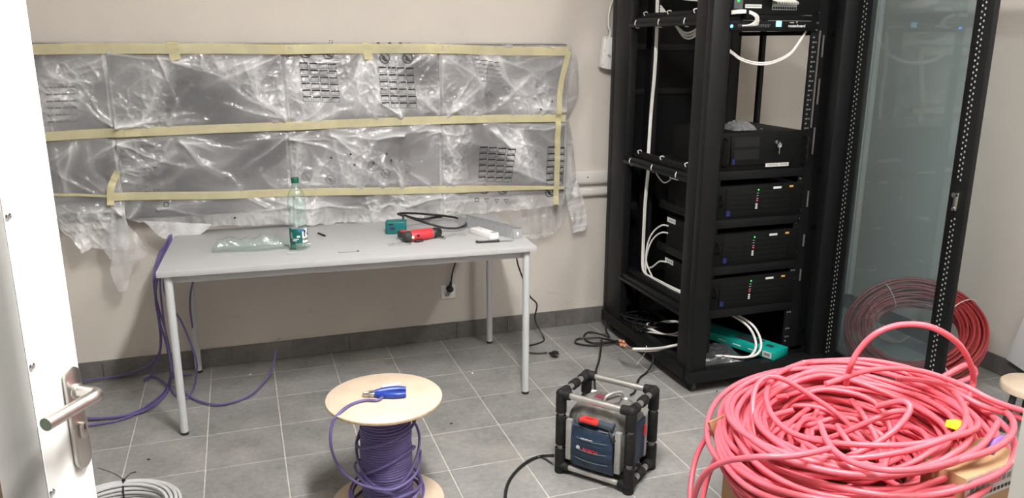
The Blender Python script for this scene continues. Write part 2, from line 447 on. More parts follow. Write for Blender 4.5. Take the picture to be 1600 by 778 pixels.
def bag_height(x, z, seed, segs, lower):
    sv = Vector((seed*3.1, seed*1.7, seed*5.3))
    p = Vector((x, 0, z))
    reg = noise.noise(p*3.2+sv)                       # where the film is crumpled, where taut
    w = Vector((noise.noise(p*6+sv), 0, noise.noise(p*6+sv+Vector((9,9,9)))))*.035
    q = p+w
    ang = seed*1.3; qa = Vector((q.x*math.cos(ang)+q.z*math.sin(ang), 0, (-q.x*math.sin(ang)+q.z*math.cos(ang))*.45))
    f1 = 1-abs(noise.noise(qa*7+sv)); f2 = 1-abs(noise.noise(q*17+sv)); f3 = 1-abs(noise.noise(q*41+sv))
    amp = max(.16, min(1, .42+reg*2.4))
    vd = noise.voronoi(Vector((q.x*15, seed*2.0, q.z*15)))[0]; vd2 = noise.voronoi(Vector((q.x*36, seed*3.0, q.z*36)))[0]
    h = .017*(f1**4)*(.35+.65*amp) + amp*(.006*f2**3 + .0085*math.exp(-(vd[1]-vd[0])*7) + .0035*math.exp(-(vd2[1]-vd2[0])*6) + .002*f3**2)
    h += .006*(noise.noise(p*2.4+sv)+.4)
    for s in segs:
        d, t = segd(q.x, q.z, s)
        if d < s[5]*5: h += s[4]*math.exp(-d/s[5])*(1-.75*t)
    press = 1
    for tz in TAPE_Z:
        d = abs(z-interp(tz, x))
        press = min(press, .25+.75*min(1, d/.05))
    return max(.001, h*press)
def make_bag(r, c, bottom=None):
    x0, x1, z1, z0 = COLX[c]-.004, COLX[c+1]+.004, ROWZ[r]+(.004 if r == 0 else .012), ROWZ[r+1]-.004
    seed = 1+r*4+c; rg = random.Random(seed*11)
    segs = []
    pins = [(x0+.01,z1-.05),(x1-.01,z1-.05),(x0+.01,z0+.03),(x1-.01,z0+.03)] + [(rg.uniform(x0+.1,x1-.1), rg.choice((z1-.06,z0+.03))) for _ in range(3)]
    for (px_, pz_) in pins:
        base = math.atan2((z0+z1)/2-pz_, (x0+x1)/2-px_)
        for _ in range(rg.choice((2,3,4))):
            a = base+rg.uniform(-.75,.75); L = rg.uniform(.12,.42)
            segs.append((px_, pz_, px_+L*math.cos(a), pz_+L*.8*math.sin(a), rg.uniform(.010,.024), rg.uniform(.007,.018)))
    zb = (lambda x: z0) if bottom is None else (lambda x: interp(bottom, x)+.014*noise.noise(Vector((x*17,seed,0)))+.006*noise.noise(Vector((x*45,seed,2))))
    nx = int((x1-x0)/.0050); nz = int((z1-z0+(.09 if bottom else 0))/.0050)
    bm = bmesh.new(); lay = []; hz = []
    yoff = -.1185-.0022*((c+r) % 2)
    for j in range(nz+1):
        row = []
        for i in range(nx+1):
            x = x0+(x1-x0)*i/nx; zlo = zb(x); z = z1+(zlo-z1)*j/nz
            h = bag_height(x, z, seed, segs, r == 1)
            e = min(x-x0, x1-x); ed = min(1, e/.012)
            y = yoff-h*(.3+.7*ed)+(1-ed)*.006
            if r == 0 and z > z1-.014: y += (z-(z1-.014))/.014*.09      # folds back over the top edge
            if z < ROWZ[2]-.002 and r == 1:
                k = min(1, (ROWZ[2]-z)/.07)
                y += k*(.012+.026*noise.noise(Vector((x*15,z*7,seed)))+.016*abs(noise.noise(Vector((x*30,z*14,seed)))))-k*.01
            row.append(bm.verts.new((x, y, z)))
            hz.append(max(.09, min(.92, .06+h*15.5+.13*noise.noise(Vector((x*3,seed,z*4)))+(.16 if z < ROWZ[2] and r == 1 else 0)+(.12 if e < .02 else 0))))
        lay.append(row)
    for j in range(nz):
        for i in range(nx):
            f = bm.faces.new((lay[j][i], lay[j+1][i], lay[j+1][i+1], lay[j][i+1])); f.smooth = True
    me = bpy.data.meshes.new('film'); bm.to_mesh(me); bm.free()
    a = me.attributes.new('haze', 'FLOAT', 'POINT'); a.data.foreach_set('value', hz)
    me.materials.append(film)
    BAGS[(r,c)] = dict(x0=x0, x1=x1, z1=z1, nx=nx, nz=nz, zb=zb, co=[v.co.copy() for v in me.vertices])
    return me
def bag_y(r, c, x, z):
    B = BAGS[(r,c)]
    u = (x-B['x0'])/(B['x1']-B['x0'])*B['nx']; v = (z-B['z1'])/(B['zb'](x)-B['z1'])*B['nz']
    if u < -.01 or v < -.01 or u > B['nx']+.01 or v > B['nz']+.01: return None
    i = max(0, min(B['nx']-1, int(u))); j = max(0, min(B['nz']-1, int(v))); fu, fv = u-i, v-j; n = B['nx']+1
    Y = lambda a, b: B['co'][b*n+a].y
    return (Y(i,j)*(1-fu)+Y(i+1,j)*fu)*(1-fv)+(Y(i,j+1)*(1-fu)+Y(i+1,j+1)*fu)*fv
def any_y(x, z):
    ys_ = [bag_y(r, c, x, z) for (r, c) in BAGS if BAGS[(r,c)]['x0']-.01 < x < BAGS[(r,c)]['x1']+.01]
    ys_ = [y for y in ys_ if y is not None]
    return min(ys_) if ys_ else -.121
bott = {0: [(-0.429,-0.115,0.880), (-0.380,-0.115,0.868), (-0.318,-0.115,0.843), (-0.285,-0.115,0.789), (-0.251,-0.115,0.747), (-0.217,-0.115,0.692), (-0.175,-0.115,0.710), (-0.122,-0.115,0.696), (-0.094,-0.115,0.682)],
        1: [(-0.038,-0.115,0.839), (-0.011,-0.115,0.831), (0.029,-0.115,0.819), (0.096,-0.115,0.792), (0.118,-0.115,0.728), (0.189,-0.115,0.729), (0.264,-0.115,0.761), (0.382,-0.115,0.772), (0.682,-0.115,0.757)],
        2: [(0.697,-0.115,0.747), (0.870,-0.115,0.744), (1.064,-0.115,0.741), (1.196,-0.115,0.738), (1.470,-0.115,0.744)],
        3: [(1.505,-0.115,0.742), (1.646,-0.115,0.743), (1.754,-0.115,0.746), (1.976,-0.115,0.754), (2.204,-0.115,0.765)]}
filmlab = {(0,0): 'crinkled clear film over the upper left display, beside the open door',
           (0,1): 'smooth clear film with a diagonal white crease over the second upper display',
           (0,2): 'clear film printed with two black grids and round icons, upper row centre',
           (0,3): 'clear film with faint round icons over the top right display',
           (1,0): 'torn clear film with a hanging tail over the lower left display',
           (1,1): 'sagging clear film over the second lower display, behind the lying bottle',
           (1,2): 'punctured clear film over the third lower display, behind the drill',
           (1,3): 'clear film printed with recycling triangles over the bottom right display'}
bagobj = {}
for r in range(2):
    for c in range(4):
        t = thing('plastic_film', filmlab[(r,c)], 'plastic film', ((COLX[c]+COLX[c+1])/2, -.12, ROWZ[r+1]), 'films over the displays')
        me = make_bag(r, c, [(p[0], p[2]) for p in bott[c]] if r == 1 else None)
        link('film_sheet', me, t); bagobj[(r,c)] = t
def flap(name, parent, left, right, n=18, m_=26, amp=.012, seed=1, hz0=.3):
    """loose film between two border polylines"""
    L = spline(left, 6); R_ = spline(right, 6)
    bm = bmesh.new(); hz = []; lay = []
    for j in range(m_+1):
        a = L[round(j/m_*(len(L)-1))]; b = R_[round(j/m_*(len(R_)-1))]; row = []
        for i in range(n+1):
            p = a.lerp(b, i/n)
            k = noise.noise(Vector((p.x*24, seed, p.z*6)))+.6*(1-abs(noise.noise(Vector((p.x*16, seed+4, p.z*12)))))
            p.y += amp*(k-.5)
            row.append(bm.verts.new(p)); hz.append(max(.12, min(.85, hz0+.22*k)))
        lay.append(row)
    for j in range(m_):
        for i in range(n):
            f = bm.faces.new((lay[j][i], lay[j+1][i], lay[j+1][i+1], lay[j][i+1])); f.smooth = True
    me = bpy.data.meshes.new(name); bm.to_mesh(me); bm.free()
    a = me.attributes.new('haze', 'FLOAT', 'POINT'); a.data.foreach_set('value', hz)
    me.materials.append(film)
    return link(name, me, parent)
flap('hanging_tail', bagobj[(1,0)], [(-0.070,-0.150,0.924), (-0.078,-0.150,0.834), (-0.095,-0.150,0.752), (-0.090,-0.150,0.671), (-0.111,-0.150,0.589), (-0.084,-0.150,0.485)], [(-0.030,-0.130,0.918), (-0.012,-0.130,0.809), (0.040,-0.130,0.725), (0.058,-0.130,0.654), (-0.005,-0.130,0.615), (-0.050,-0.130,0.482)], amp=.03, seed=3, hz0=.2)
flap('torn_edge', bagobj[(1,0)], [(-0.093,-0.120,0.874), (-0.111,-0.120,0.783), (-0.134,-0.120,0.708), (-0.108,-0.120,0.643)], [(-0.065,-0.130,0.874), (-0.070,-0.130,0.783), (-0.074,-0.130,0.690), (-0.075,-0.130,0.634)], amp=.02, seed=5)
flap('side_bulge', bagobj[(0,3)], [(2.201,-0.115,1.629), (2.203,-0.115,1.530), (2.205,-0.115,1.429), (2.200,-0.115,1.327), (2.194,-0.115,1.248)], [(2.261,-0.050,1.622), (2.301,-0.050,1.545), (2.312,-0.050,1.442), (2.306,-0.050,1.355), (2.259,-0.050,1.258)], n=14, amp=.02, seed=8, hz0=.24)
flap('side_bulge', bagobj[(1,3)], [(2.202,-0.115,1.237), (2.204,-0.115,1.119), (2.207,-0.115,0.977), (2.206,-0.115,0.870), (2.200,-0.115,0.768)], [(2.255,-0.060,1.231), (2.281,-0.060,1.110), (2.293,-0.060,0.965), (2.299,-0.060,0.855), (2.251,-0.060,0.747)], n=12, amp=.016, seed=9, hz0=.26)
flap('hanging_tail', bagobj[(1,3)], [(2.221,-0.090,0.836), (2.238,-0.090,0.761), (2.263,-0.090,0.671), (2.270,-0.090,0.581)], [(2.298,-0.070,0.886), (2.336,-0.070,0.803), (2.371,-0.070,0.674), (2.366,-0.070,0.592)], n=16, amp=.025, seed=12, hz0=.35)
flap('hanging_loop', bagobj[(1,3)], [(1.905,-0.070,0.735), (1.906,-0.070,0.680), (1.936,-0.070,0.623), (1.986,-0.070,0.582), (2.039,-0.070,0.567)], [(2.250,-0.060,0.755), (2.244,-0.060,0.703), (2.221,-0.060,0.638), (2.175,-0.060,0.588), (2.105,-0.060,0.560)], n=30, amp=.02, seed=14, hz0=.12)
flap('fold_over_table', bagobj[(1,1)], [(0.049,-0.125,0.820), (0.075,-0.125,0.796), (0.104,-0.125,0.753), (0.140,-0.125,0.722)], [(0.354,-0.150,0.788), (0.341,-0.150,0.770), (0.316,-0.150,0.750), (0.280,-0.150,0.727)], n=26, m_=10, amp=.012, seed=17, hz0=.5)

# ---- flat print on the film (lies on the film's surface)
def print_quads(rects, r, c):
    mb = MB()
    for (xa, za, xb, zb_) in rects:
        nx = max(1, int(abs(xb-xa)/.006)); nz = max(1, int(abs(zb_-za)/.006))
        for i in range(nx):
            for j in range(nz):
                q = []
                for (u, v) in ((i,j),(i+1,j),(i+1,j+1),(i,j+1)):
                    x = xa+(xb-xa)*u/nx; z = za+(zb_-za)*v/nz; y = bag_y(r, c, x, z)
                    q.append((x, (y if y is not None else -.12)-.0016, z))
                mb.quad(*q)
    return mb
def grid_print(c0, c1, c2, ncol=4, nrow=6, outline=True):
    """c0 top-left, c1 top-right, c2 bottom-left corners (x, z)"""
    ux, uz = (c1[0]-c0[0])/ncol, (c1[1]-c0[1])/ncol
    vx, vz = (c2[0]-c0[0])/nrow, (c2[1]-c0[1])/nrow
    R_ = []
    for i in range(ncol):
        for j in range(nrow):
            x = c0[0]+ux*i+vx*j; z = c0[1]+uz*i+vz*j; w = ux*.86; h = vz*.84
            R_.append((x, z, x+w, z+h*.26))
            if outline:
                t_ = .0016
                R_ += [(x, z+h*.3, x+t_, z+h), (x+w-t_, z+h*.3, x+w, z+h), (x, z+h-t_*-1, x+w, z+h)]
    return R_
def ring_print(x, z, rad, r, c, material, parent, name='printed_icon', slash=True):
    mb = MB(); n = 24
    pt = lambda X, Z: (X, (bag_y(r, c, X, Z) or -.125)-.0018, Z)
    for k in range(n):
        a, b = k*2*math.pi/n, (k+1)*2*math.pi/n
        mb.quad(pt(x+rad*math.cos(a), z+rad*math.sin(a)), pt(x+rad*math.cos(b), z+rad*math.sin(b)),
                pt(x+rad*.8*math.cos(b), z+rad*.8*math.sin(b)), pt(x+rad*.8*math.cos(a), z+rad*.8*math.sin(a)))
    if slash:
        for k in range(6):
            s0, s1 = -.75+1.5*k/6, -.75+1.5*(k+1)/6; w = rad*.09
            mb.quad(pt(x+rad*s0-w, z-rad*s0*-1*-1-w), pt(x+rad*s1-w, z-rad*s1-w), pt(x+rad*s1+w, z-rad*s1+w), pt(x+rad*s0+w, z-rad*s0+w))
        for (dx, dz, s) in ((-.1,.25,.17),(-.05,-.08,.25),(.08,-.35,.2),(-.35,-.05,.13)):
            mb.quad(pt(x+rad*(dx-s), z+rad*(dz-s)), pt(x+rad*(dx+s), z+rad*(dz-s)), pt(x+rad*(dx+s*.7), z+rad*(dz+s)), pt(x+rad*(dx-s*.7), z+rad*(dz+s)))
    return mb.build(name, material, parent)
def tri_print(x, z, s, r, c, material, parent, box=False, up=False):
    mb = MB(); pt = lambda X, Z: (X, (bag_y(r, c, X, Z) or -.125)-.0018, Z)
    k = 1 if up else -1
    P = [(-1,-.8*k),(1,-.8*k),(0,1*k)] if not box else [(-.8,-.8),(.8,-.8),(.8,.8),(-.8,.8)]
    n = len(P)
    for i in range(n):
        a, b = P[i], P[(i+1)%n]
        mb.quad(pt(x+a[0]*s, z+a[1]*s), pt(x+b[0]*s, z+b[1]*s), pt(x+b[0]*s*.7, z+b[1]*s*.7), pt(x+a[0]*s*.7, z+a[1]*s*.7))
    return mb.build('printed_icon', material, parent)
XZ = lambda p: (p[0], p[2])
def gp(pts, r, c, material, outline=True, ncol=4):
    a, b, d = [XZ(p) for p in pts]
    print_quads(grid_print(a, b, d, outline=outline, ncol=ncol), r, c).build('printed_grid', material, bagobj[(r,c)])
gp([(0.815,-0.127,1.547), (0.996,-0.127,1.537), (0.824,-0.127,1.356)], 0, 2, ink)
gp([(1.192,-0.127,1.524), (1.378,-0.127,1.516), (1.203,-0.127,1.317)], 0, 2, ink)
gp([(1.717,-0.127,1.107), (1.911,-0.127,1.090), (1.705,-0.127,0.916)], 1, 3, ink)
gp([(2.102,-0.127,1.093), (2.208,-0.127,1.082), (2.090,-0.127,0.878)], 1, 3, ink, ncol=2)
gp([(0.084,-0.127,1.071), (0.159,-0.127,1.080), (0.071,-0.127,0.942)], 1, 1, ink_faint, outline=False, ncol=2)
gp([(0.429,-0.127,1.055), (0.538,-0.127,1.062), (0.427,-0.127,0.962)], 1, 1, ink_faint, outline=False)
gp([(1.686,-0.127,1.559), (1.817,-0.127,1.539), (1.726,-0.127,1.429)], 0, 3, ink_faint, outline=False)
gp([(-0.272,-0.127,1.448), (-0.151,-0.127,1.449), (-0.285,-0.127,1.267)], 0, 0, ink_faint, outline=False)
for p in [(0.847,-0.127,1.592), (0.955,-0.127,1.586), (1.228,-0.127,1.564), (1.344,-0.127,1.563)]: ring_print(p[0], p[2], .027, 0, 2, ink, bagobj[(0,2)])
for p in [(1.741,-0.127,0.876), (1.846,-0.127,0.867), (2.117,-0.127,0.837)]: ring_print(p[0], p[2], .025, 1, 3, ink, bagobj[(1,3)])
for p in [(0.817,-0.127,0.995), (0.932,-0.127,0.973), (1.210,-0.127,0.992), (1.317,-0.127,1.010)]: ring_print(p[0], p[2], .024, 1, 2, ink_faint, bagobj[(1,2)])
for p in [(1.768,-0.127,1.370), (1.859,-0.127,1.398)]: ring_print(p[0], p[2], .024, 0, 3, ink_faint, bagobj[(0,3)])
for k, p in enumerate([(1.697,-0.127,0.823), (1.751,-0.127,0.816), (1.809,-0.127,0.809), (1.864,-0.127,0.806)]): tri_print(p[0], p[2], .014, 1, 3, ink, bagobj[(1,3)], box=(k == 0))
for k, p in enumerate([(1.203,-0.122,1.631), (1.260,-0.122,1.631), (1.314,-0.122,1.631), (1.366,-0.122,1.631), (0.971,-0.122,1.640)]): tri_print(p[0], p[2], .011, 0, 2, ink_faint, bagobj[(0,2)], box=(k > 2), up=True)
p = (0.163,-0.127,0.893); tri_print(p[0], p[2], .013, 1, 1, ink, bagobj[(1,1)], box=True)
for (r, c, pts) in ((1, 2, [(0.941,-0.127,1.083), (1.036,-0.127,1.098), (1.053,-0.127,1.045), (1.150,-0.127,1.048), (1.220,-0.127,1.090), (1.242,-0.127,1.057)]), (0, 3, [(2.047,-0.127,1.297), (2.117,-0.127,1.336)]), (1, 1, [(0.464,-0.127,0.807)])):
    for p in pts:
        y = (bag_y(r, c, p[0], p[2]) or -.125)-.002
        MB().prism([(.0055*math.cos(a*math.pi/5), .0055*math.sin(a*math.pi/5)) for a in range(10)], 0, .0006, frame_mat((p[0], y, p[2]), (1,0,0), (0,0,1))).build('punched_hole', ink, bagobj[(r,c)])

# ---- masking tape
tape_m = mat('masking_tape', (0.84,0.79,0.53), 0.6, vary=.06, scale=18)
def tape(path, w, label, vertical=False, parent=None, lift=0):
    P = spline(path, 14); W = []
    for p in P:
        y = min(any_y(p.x+dx, p.z+dz) for dx in (-.012,0,.012) for dz in (-.012,0,.012))
        W.append([p.x, y-.0022-lift, p.z])
    for _ in range(2):                                     # the tape is taut: smooth its depth
        W = [[a[0], (W[max(i-1,0)][1]+a[1]+W[min(i+1,len(W)-1)][1])/3, a[2]] for i, a in enumerate(W)]
    bm = bmesh.new(); A, B = [], []
    for i, q in enumerate(W):
        a = Vector(W[max(i-1,0)]); b = Vector(W[min(i+1,len(W)-1)]); d = (b-a); d.y = 0; d.normalize()
        nrm = Vector((-d.z, 0, d.x)); ww = w(i/(len(W)-1)) if callable(w) else w
        c_ = Vector(q)
        A.append(bm.verts.new(c_+nrm*ww/2)); B.append(bm.verts.new(c_-nrm*ww/2))
    for i in range(len(W)-1): bm.faces.new((A[i], B[i], B[i+1], A[i+1]))
    bmesh.ops.solidify(bm, geom=bm.faces[:], thickness=.0005)
    me = bpy.data.meshes.new('tape'); bm.to_mesh(me); bm.free(); me.materials.append(tape_m)
    o = link('masking_tape', me)
    return tag(o, label, 'tape', 'masking tape on the films')
tape([(-0.379,-0.130,1.607), (-0.281,-0.130,1.607), (-0.055,-0.130,1.611), (0.260,-0.130,1.610), (0.481,-0.130,1.610), (0.738,-0.130,1.607), (0.978,-0.130,1.610), (1.132,-0.130,1.610), (1.485,-0.130,1.610), (1.823,-0.130,1.600), (2.210,-0.130,1.597)], .046, 'long top strip of pale yellow masking tape above the upper films')
tape([(-0.380,-0.130,1.230), (-0.292,-0.130,1.230), (-0.019,-0.130,1.238), (0.308,-0.130,1.240), (0.714,-0.130,1.245), (1.084,-0.130,1.250), (1.511,-0.130,1.254), (1.859,-0.130,1.251), (2.203,-0.130,1.246)], .041, 'middle strip of pale yellow masking tape between the two film rows')
tape([(-0.073,-0.130,0.945), (0.139,-0.130,0.935), (0.424,-0.130,0.922), (0.692,-0.130,0.919), (1.005,-0.130,0.908), (1.333,-0.130,0.896), (1.608,-0.130,0.887), (1.896,-0.130,0.875), (2.200,-0.130,0.862)], lambda t: .038 if t < .75 else .038-.09*(t-.75), 'bottom strip of pale yellow masking tape across the lower films')
tape([(-0.338,-0.130,0.969), (-0.235,-0.130,0.963), (-0.073,-0.130,0.948)], .012, 'thin curled end of masking tape at the far left, beside the door')
tape([(2.209,-0.132,1.597), (2.182,-0.132,1.480), (2.162,-0.132,1.363), (2.153,-0.132,1.247)], .030, 'slanted upright strip of masking tape at the top right corner', lift=.002)
tape([(2.153,-0.132,1.275), (2.156,-0.132,1.123), (2.155,-0.132,0.982), (2.151,-0.132,0.771)], .032, 'straight upright strip of masking tape at the lower right edge', lift=.003)
tape([(0.261,-0.135,1.644), (0.263,-0.135,1.604), (0.270,-0.135,1.561)], .046, 'short vertical tab of masking tape over the second upper film', lift=.002)
tape([(1.145,-0.135,1.640), (1.140,-0.135,1.604), (1.144,-0.135,1.561)], .042, 'short vertical tab of masking tape above the printed film', lift=.002)
tape([(-0.025,-0.150,1.062), (-0.045,-0.150,1.027), (-0.064,-0.150,0.981), (-0.072,-0.150,0.909)], .030, 'peeling curled piece of masking tape above the hanging film tail', lift=.012)

# ================================================================== TABLE
TB = Matrix.Translation((.1532,-.787,0)) @ Matrix.Rotation(-.0476, 4, 'Z')
lam = mat('light_grey_laminate', (0.435,0.44,0.45), 0.5, vary=.02, scale=40)
leg_m = mat('silver_grey_leg', (0.50,0.52,0.53), 0.4)
tbl = thing('table', 'light grey office table with round metal legs before the wrapped displays', 'table', tuple(TB @ Vector((.8,.37,0))))
MB().bb(0, 1.615, 0, .745, .715, .74, TB).build('tabletop', lam, tbl, bevel=.0015)
MB().bb(.03, 1.585, .05, .075, .675, .714, TB).build('frame_rail', leg_m, tbl)
MB().bb(.03, 1.585, .67, .695, .675, .714, TB).build('frame_rail', leg_m, tbl)
MB().bb(.03, .055, .075, .67, .675, .714, TB).build('frame_rail', leg_m, tbl)
MB().bb(1.56, 1.585, .075, .67, .675, .714, TB).build('frame_rail', leg_m, tbl)
for u in (.0384, 1.615-.0384):
    for v in (.035, .727):
        a, b = TB @ Vector((u,v,.012)), TB @ Vector((u,v,.714))
        lg = MB().cyl(a, b, .0165, 20).build('leg', leg_m, tbl)
        MB().cyl(TB @ Vector((u,v,.0)), a, .0175, 20).build('foot', blackp, lg)
cp = TB.inverted() @ Vector((0.937,-0.696,0.740))
MB().bb(cp.x-.045, cp.x+.045, cp.y-.011, cp.y+.011, .7398, .7408, TB).build('cable_port', blackp, tbl)
MB().bb(cp.x-.043, cp.x+.036, cp.y-.0085, cp.y+.009, .7406, .7414, TB).build('port_cover', lam, tbl)
T = .7402   # top of the table
# ---- standing bottle
pet = clear_mat('pale_green_pet', (.90,.975,.95), .03, (.65,.85,.78), rough=.05, fres=1.9, bump=.16, bscale=45)
cap_g = mat('green_cap', (0.0,0.10,0.06), 0.35)
lab_t = mat('teal_label', (0.0,0.115,0.095), 0.4)
lab_w = mat('white_label', (0.78,0.80,0.80), 0.4)
bx = Vector((0.733,-0.582,0.740))
prof = [(.012,.004),(.026,0),(.035,.004),(.039,.014),(.0385,.06),(.037,.10),(.0365,.106),(.038,.112),(.036,.118),(.038,.124),(.036,.136),(.033,.150),(.031,.162),(.034,.175),(.0385,.190),(.040,.205),(.0395,.225),(.037,.243),(.031,.262),(.022,.279),(.015,.289),(.0132,.294),(.0132,.298),(.016,.299),(.016,.302),(.013,.303)]
def squash(r, h, a):   # pinched in the middle
    k = math.exp(-((h-.15)/.035)**2)
    return r*(1+.10*k*math.cos(2*a+.6)-.05*k*math.cos(3*a))
bot = thing('plastic_bottle', 'upright pale green plastic water bottle with a teal label on the table', 'bottle', (bx.x,bx.y,T))
BO = (bx.x,bx.y,T)
MB().lathe(prof, BO, 40, wob=squash).build('bottle_body', pet, bot)
cp_ = MB().lathe([(.0155,.303),(.0165,.305),(.0165,.322),(.0150,.325),(0,.325)], BO, 30).build('cap', cap_g, bot)
MB().lathe([(.0168,.3015),(.0172,.302),(.0172,.3045),(.0168,.305)], BO, 30).build('neck_ring', cap_g, cp_)
def label_arc(a0, a1, z0, z1, R_, n=24):
    mb = MB()
    for i in range(n):
        t0, t1 = a0+(a1-a0)*i/n, a0+(a1-a0)*(i+1)/n
        mb.quad(*[(bx.x+R_*math.cos(t), bx.y+R_*math.sin(t), T+z) for t, z in ((t0,z0),(t1,z0),(t1,z1),(t0,z1))])
    return mb
A0 = math.atan2(-4.18-bx.y, .517-bx.x)     # side that faces the doorway
lb = label_arc(A0-2.3, A0+.40, .036, .100, .0397).build('label', lab_t, bot)
label_arc(A0+.40, A0+2.5, .036, .100, .0397).build('label', lab_w, bot)
label_arc(A0-.1, A0+.62, .088, .0995, .0400).build('label_blue_band', mat('label_blue', (.04,.16,.33), .4), lb)
for k, (a, w, z, h) in enumerate(((-.72,.5,.046,.0035),(-.70,.7,.053,.003),(-.95,.22,.060,.0025),(-.95,.2,.067,.0025),(-.95,.22,.074,.0025),(-.95,.18,.081,.0025),(-.2,.35,.062,.008))):
    label_arc(A0+a, A0+a+w, z, z+h, .0401, 8).build('label_line', lab_w, lb)
def onbottle(p, ac, zc): 
    a = ac+p.x/.0402; return Vector((bx.x+(.0402+p.z)*math.cos(a), bx.y+(.0402+p.z)*math.sin(a), T+zc+p.y))
navy = mat('navy_ink', (.008,.012,.04), .5)
lettering('N', .044, Matrix.Identity(4), navy, lb, warp=lambda p: onbottle(p, A0+.98, .078), bold=.001)
lettering('NAŁĘ', .016, Matrix.Identity(4), navy, lb, warp=lambda p: onbottle(p, A0+.85, .052), bold=.0004)
# ---- crushed bottle lying on its side
pA = Vector((0.365,-0.529,0.780)); pB = Vector((0.692,-0.553,0.760))
ax = (pB-pA); ax.z = 0; Lb = ax.length; ax.normalize(); sd = Vector((-ax.y, ax.x, 0))
cr = thing('crushed_bottle', 'crushed clear plastic bottle lying on the table with its green cap', 'bottle', (pA.x,pA.y,T))
bm = MB(); rings = []; NS, NR = 90, 48
for i in range(NS+1):
    s = i/NS
    ry = .041*(min(1, .35+s*9) if s < .08 else 1) if s < .78 else .041*max(.30, 1-((s-.78)/.22)**1.3*.72)
    rz = .86*ry*(.88+.30*noise.noise(Vector((s*7,2,0))))
    if .60 < s < .86: rz *= 1+.18*math.sin((s-.60)/.26*math.pi)
    ring = []
    for k in range(NR):
        a = 2*math.pi*k/NR
        d = 1.03-.11*abs(noise.noise(Vector((s*8+3, math.cos(a)*1.4, math.sin(a)*1.4))))-.07*abs(noise.noise(Vector((s*20, math.cos(a)*2.4, math.sin(a)*2.4))))-.035*max(0, math.sin(s*55))*(s < .55)
        vd = noise.voronoi(Vector((s*11, math.cos(a)*1.7, math.sin(a)*1.7)))[0]; d -= .10*math.exp(-(vd[1]-vd[0])*5)
        off = .006*math.sin(s*8)
        ring.append(bm.b.verts.new(pA+ax*(s*Lb)+sd*(ry*d*math.cos(a)+off)+Vector((0,0,-pA.z+T+rz*1.02+rz*d*math.sin(a)*.97))))
    rings.append(ring)
for A_, B_ in zip(rings, rings[1:]):
    for k in range(NR): bm.b.faces.new((A_[k], A_[(k+1)%NR], B_[(k+1)%NR], B_[k])).smooth = True
bm.b.faces.new(rings[0][::-1]); bm.b.faces.new(rings[-1])
bm.build('bottle_body', clear_mat('crushed_pet', (.92,.975,.96), .05, (.72,.90,.85), rough=.12, fres=2.1, bump=.3, bscale=60), cr)
pc = Vector((0.711,-0.588,0.758))
MB().cyl(pc-ax*.016+Vector((0,0,-.001)), pc+ax*.006, .0155, 22).build('cap', cap_g, cr, bevel=.002)
pn = Vector((0.757,-0.570,0.756))
MB().cyl(pc+ax*.008, pn+ax*.02, .0135, 18, r2=.0145).build('neck', pet, cr)
# ---- small things near the bottles
def bar(name, a, b, r, m_, label, cat, n=10):
    return tag(MB().cyl(a, b, r, n).build(name, m_, bevel=.0008), label, cat)
a, b = [(0.841,-0.314,0.745), (0.865,-0.377,0.745)]
o = MB().cyl(a, b, .0045, 10).cyl(b, Vector(b)+(Vector(b)-Vector(a))*.12, .003, 10).build('marker', blackp, bevel=.0006)
tag(o, 'short black marker stub lying behind the cable port of the table', 'marker')
a, b = [(0.675,-0.663,0.743), (0.703,-0.655,0.743)]
tag(MB().cyl(a, b, .003, 8).cyl(b, Vector(b)+Vector((.004,0,0)), .0042, 8).build('wall_plug', mat('grey_plastic',(.45,.44,.43),.5)), 'tiny grey wall plug lying before the upright bottle', 'wall plug')
# ---- red cordless drill lying on its side and the teal adapter with its black cord
teal = mat('teal_tool_plastic', (0.0,0.135,0.135), 0.45)
redp = mat('red_tool_plastic', (0.56,0.035,0.045), 0.4)
dk = mat('dark_grey_rubber', (0.03,0.03,0.032), 0.6)
drl = thing('cordless_drill', 'red and black cordless drill lying on its side on the table', 'drill', tuple((1.288,-0.547,0.740)))
rear, front = Vector((1.211,-0.615,0.768)), Vector((1.341,-0.577,0.768))
d = (front-rear).normalized()
def along(prof_, o_, d_, n=22):
    Mx = d_.to_track_quat('Z','Y').to_matrix().to_4x4()
    return MB().lathe(prof_, o_, n, M=Mx)
along([(0,-.012),(.014,-.012),(.022,-.006),(.0255,.006),(.0265,.020),(.0255,.022)], rear, d).build('rear_cap', dk, drl)
L = (front-rear).length
along([(.0255,.021),(.0275,.026),(.0275,L*.55),(.0262,L*.8),(.0245,L),(.020,L+.002)], rear, d).build('motor_housing', redp, drl)
along([(.019,0),(.0225,.003),(.0225,.008),(.024,.010),(.024,.022),(.0215,.026),(.0215,.040),(.018,.046),(.012,.050),(0,.050)], front+d*.002, d).build('chuck', blackp, drl)
along([(.0225,0),(.0245,.001),(.0245,.004),(.0225,.005)], front-d*.001, d).build('silver_ring', chrome, drl)
side = d.cross(Vector((0,0,1))).normalized()      # towards the viewer
back = -side
gbase = rear+d*.035
grip_dir = (back*.93-d*.37).normalized()
Mg = frame_mat(gbase, grip_dir, (0,0,1))
MB().bb(.0, .085, -.017, .017, -.014, .014, Mg).build('grip', dk, drl, bevel=.008, seg=3)
MB().bb(.01, .07, .0, .0185, -.012, .0145, Mg).build('grip_panel', redp, drl, bevel=.004)
MB().box((0,0,0),(.012,.010,.012), frame_mat(rear+d*.05+side*.026+Vector((0,0,.004)), d, (0,0,1))).build('slide_switch', blackp, drl, bevel=.001)
MB().bb(-.02,.02,-.005,.005,-.004,.008, frame_mat(rear+d*.055+side*.024-Vector((0,0,.021)), d, (0,0,1))).build('torque_tab', dk, drl, bevel=.001)
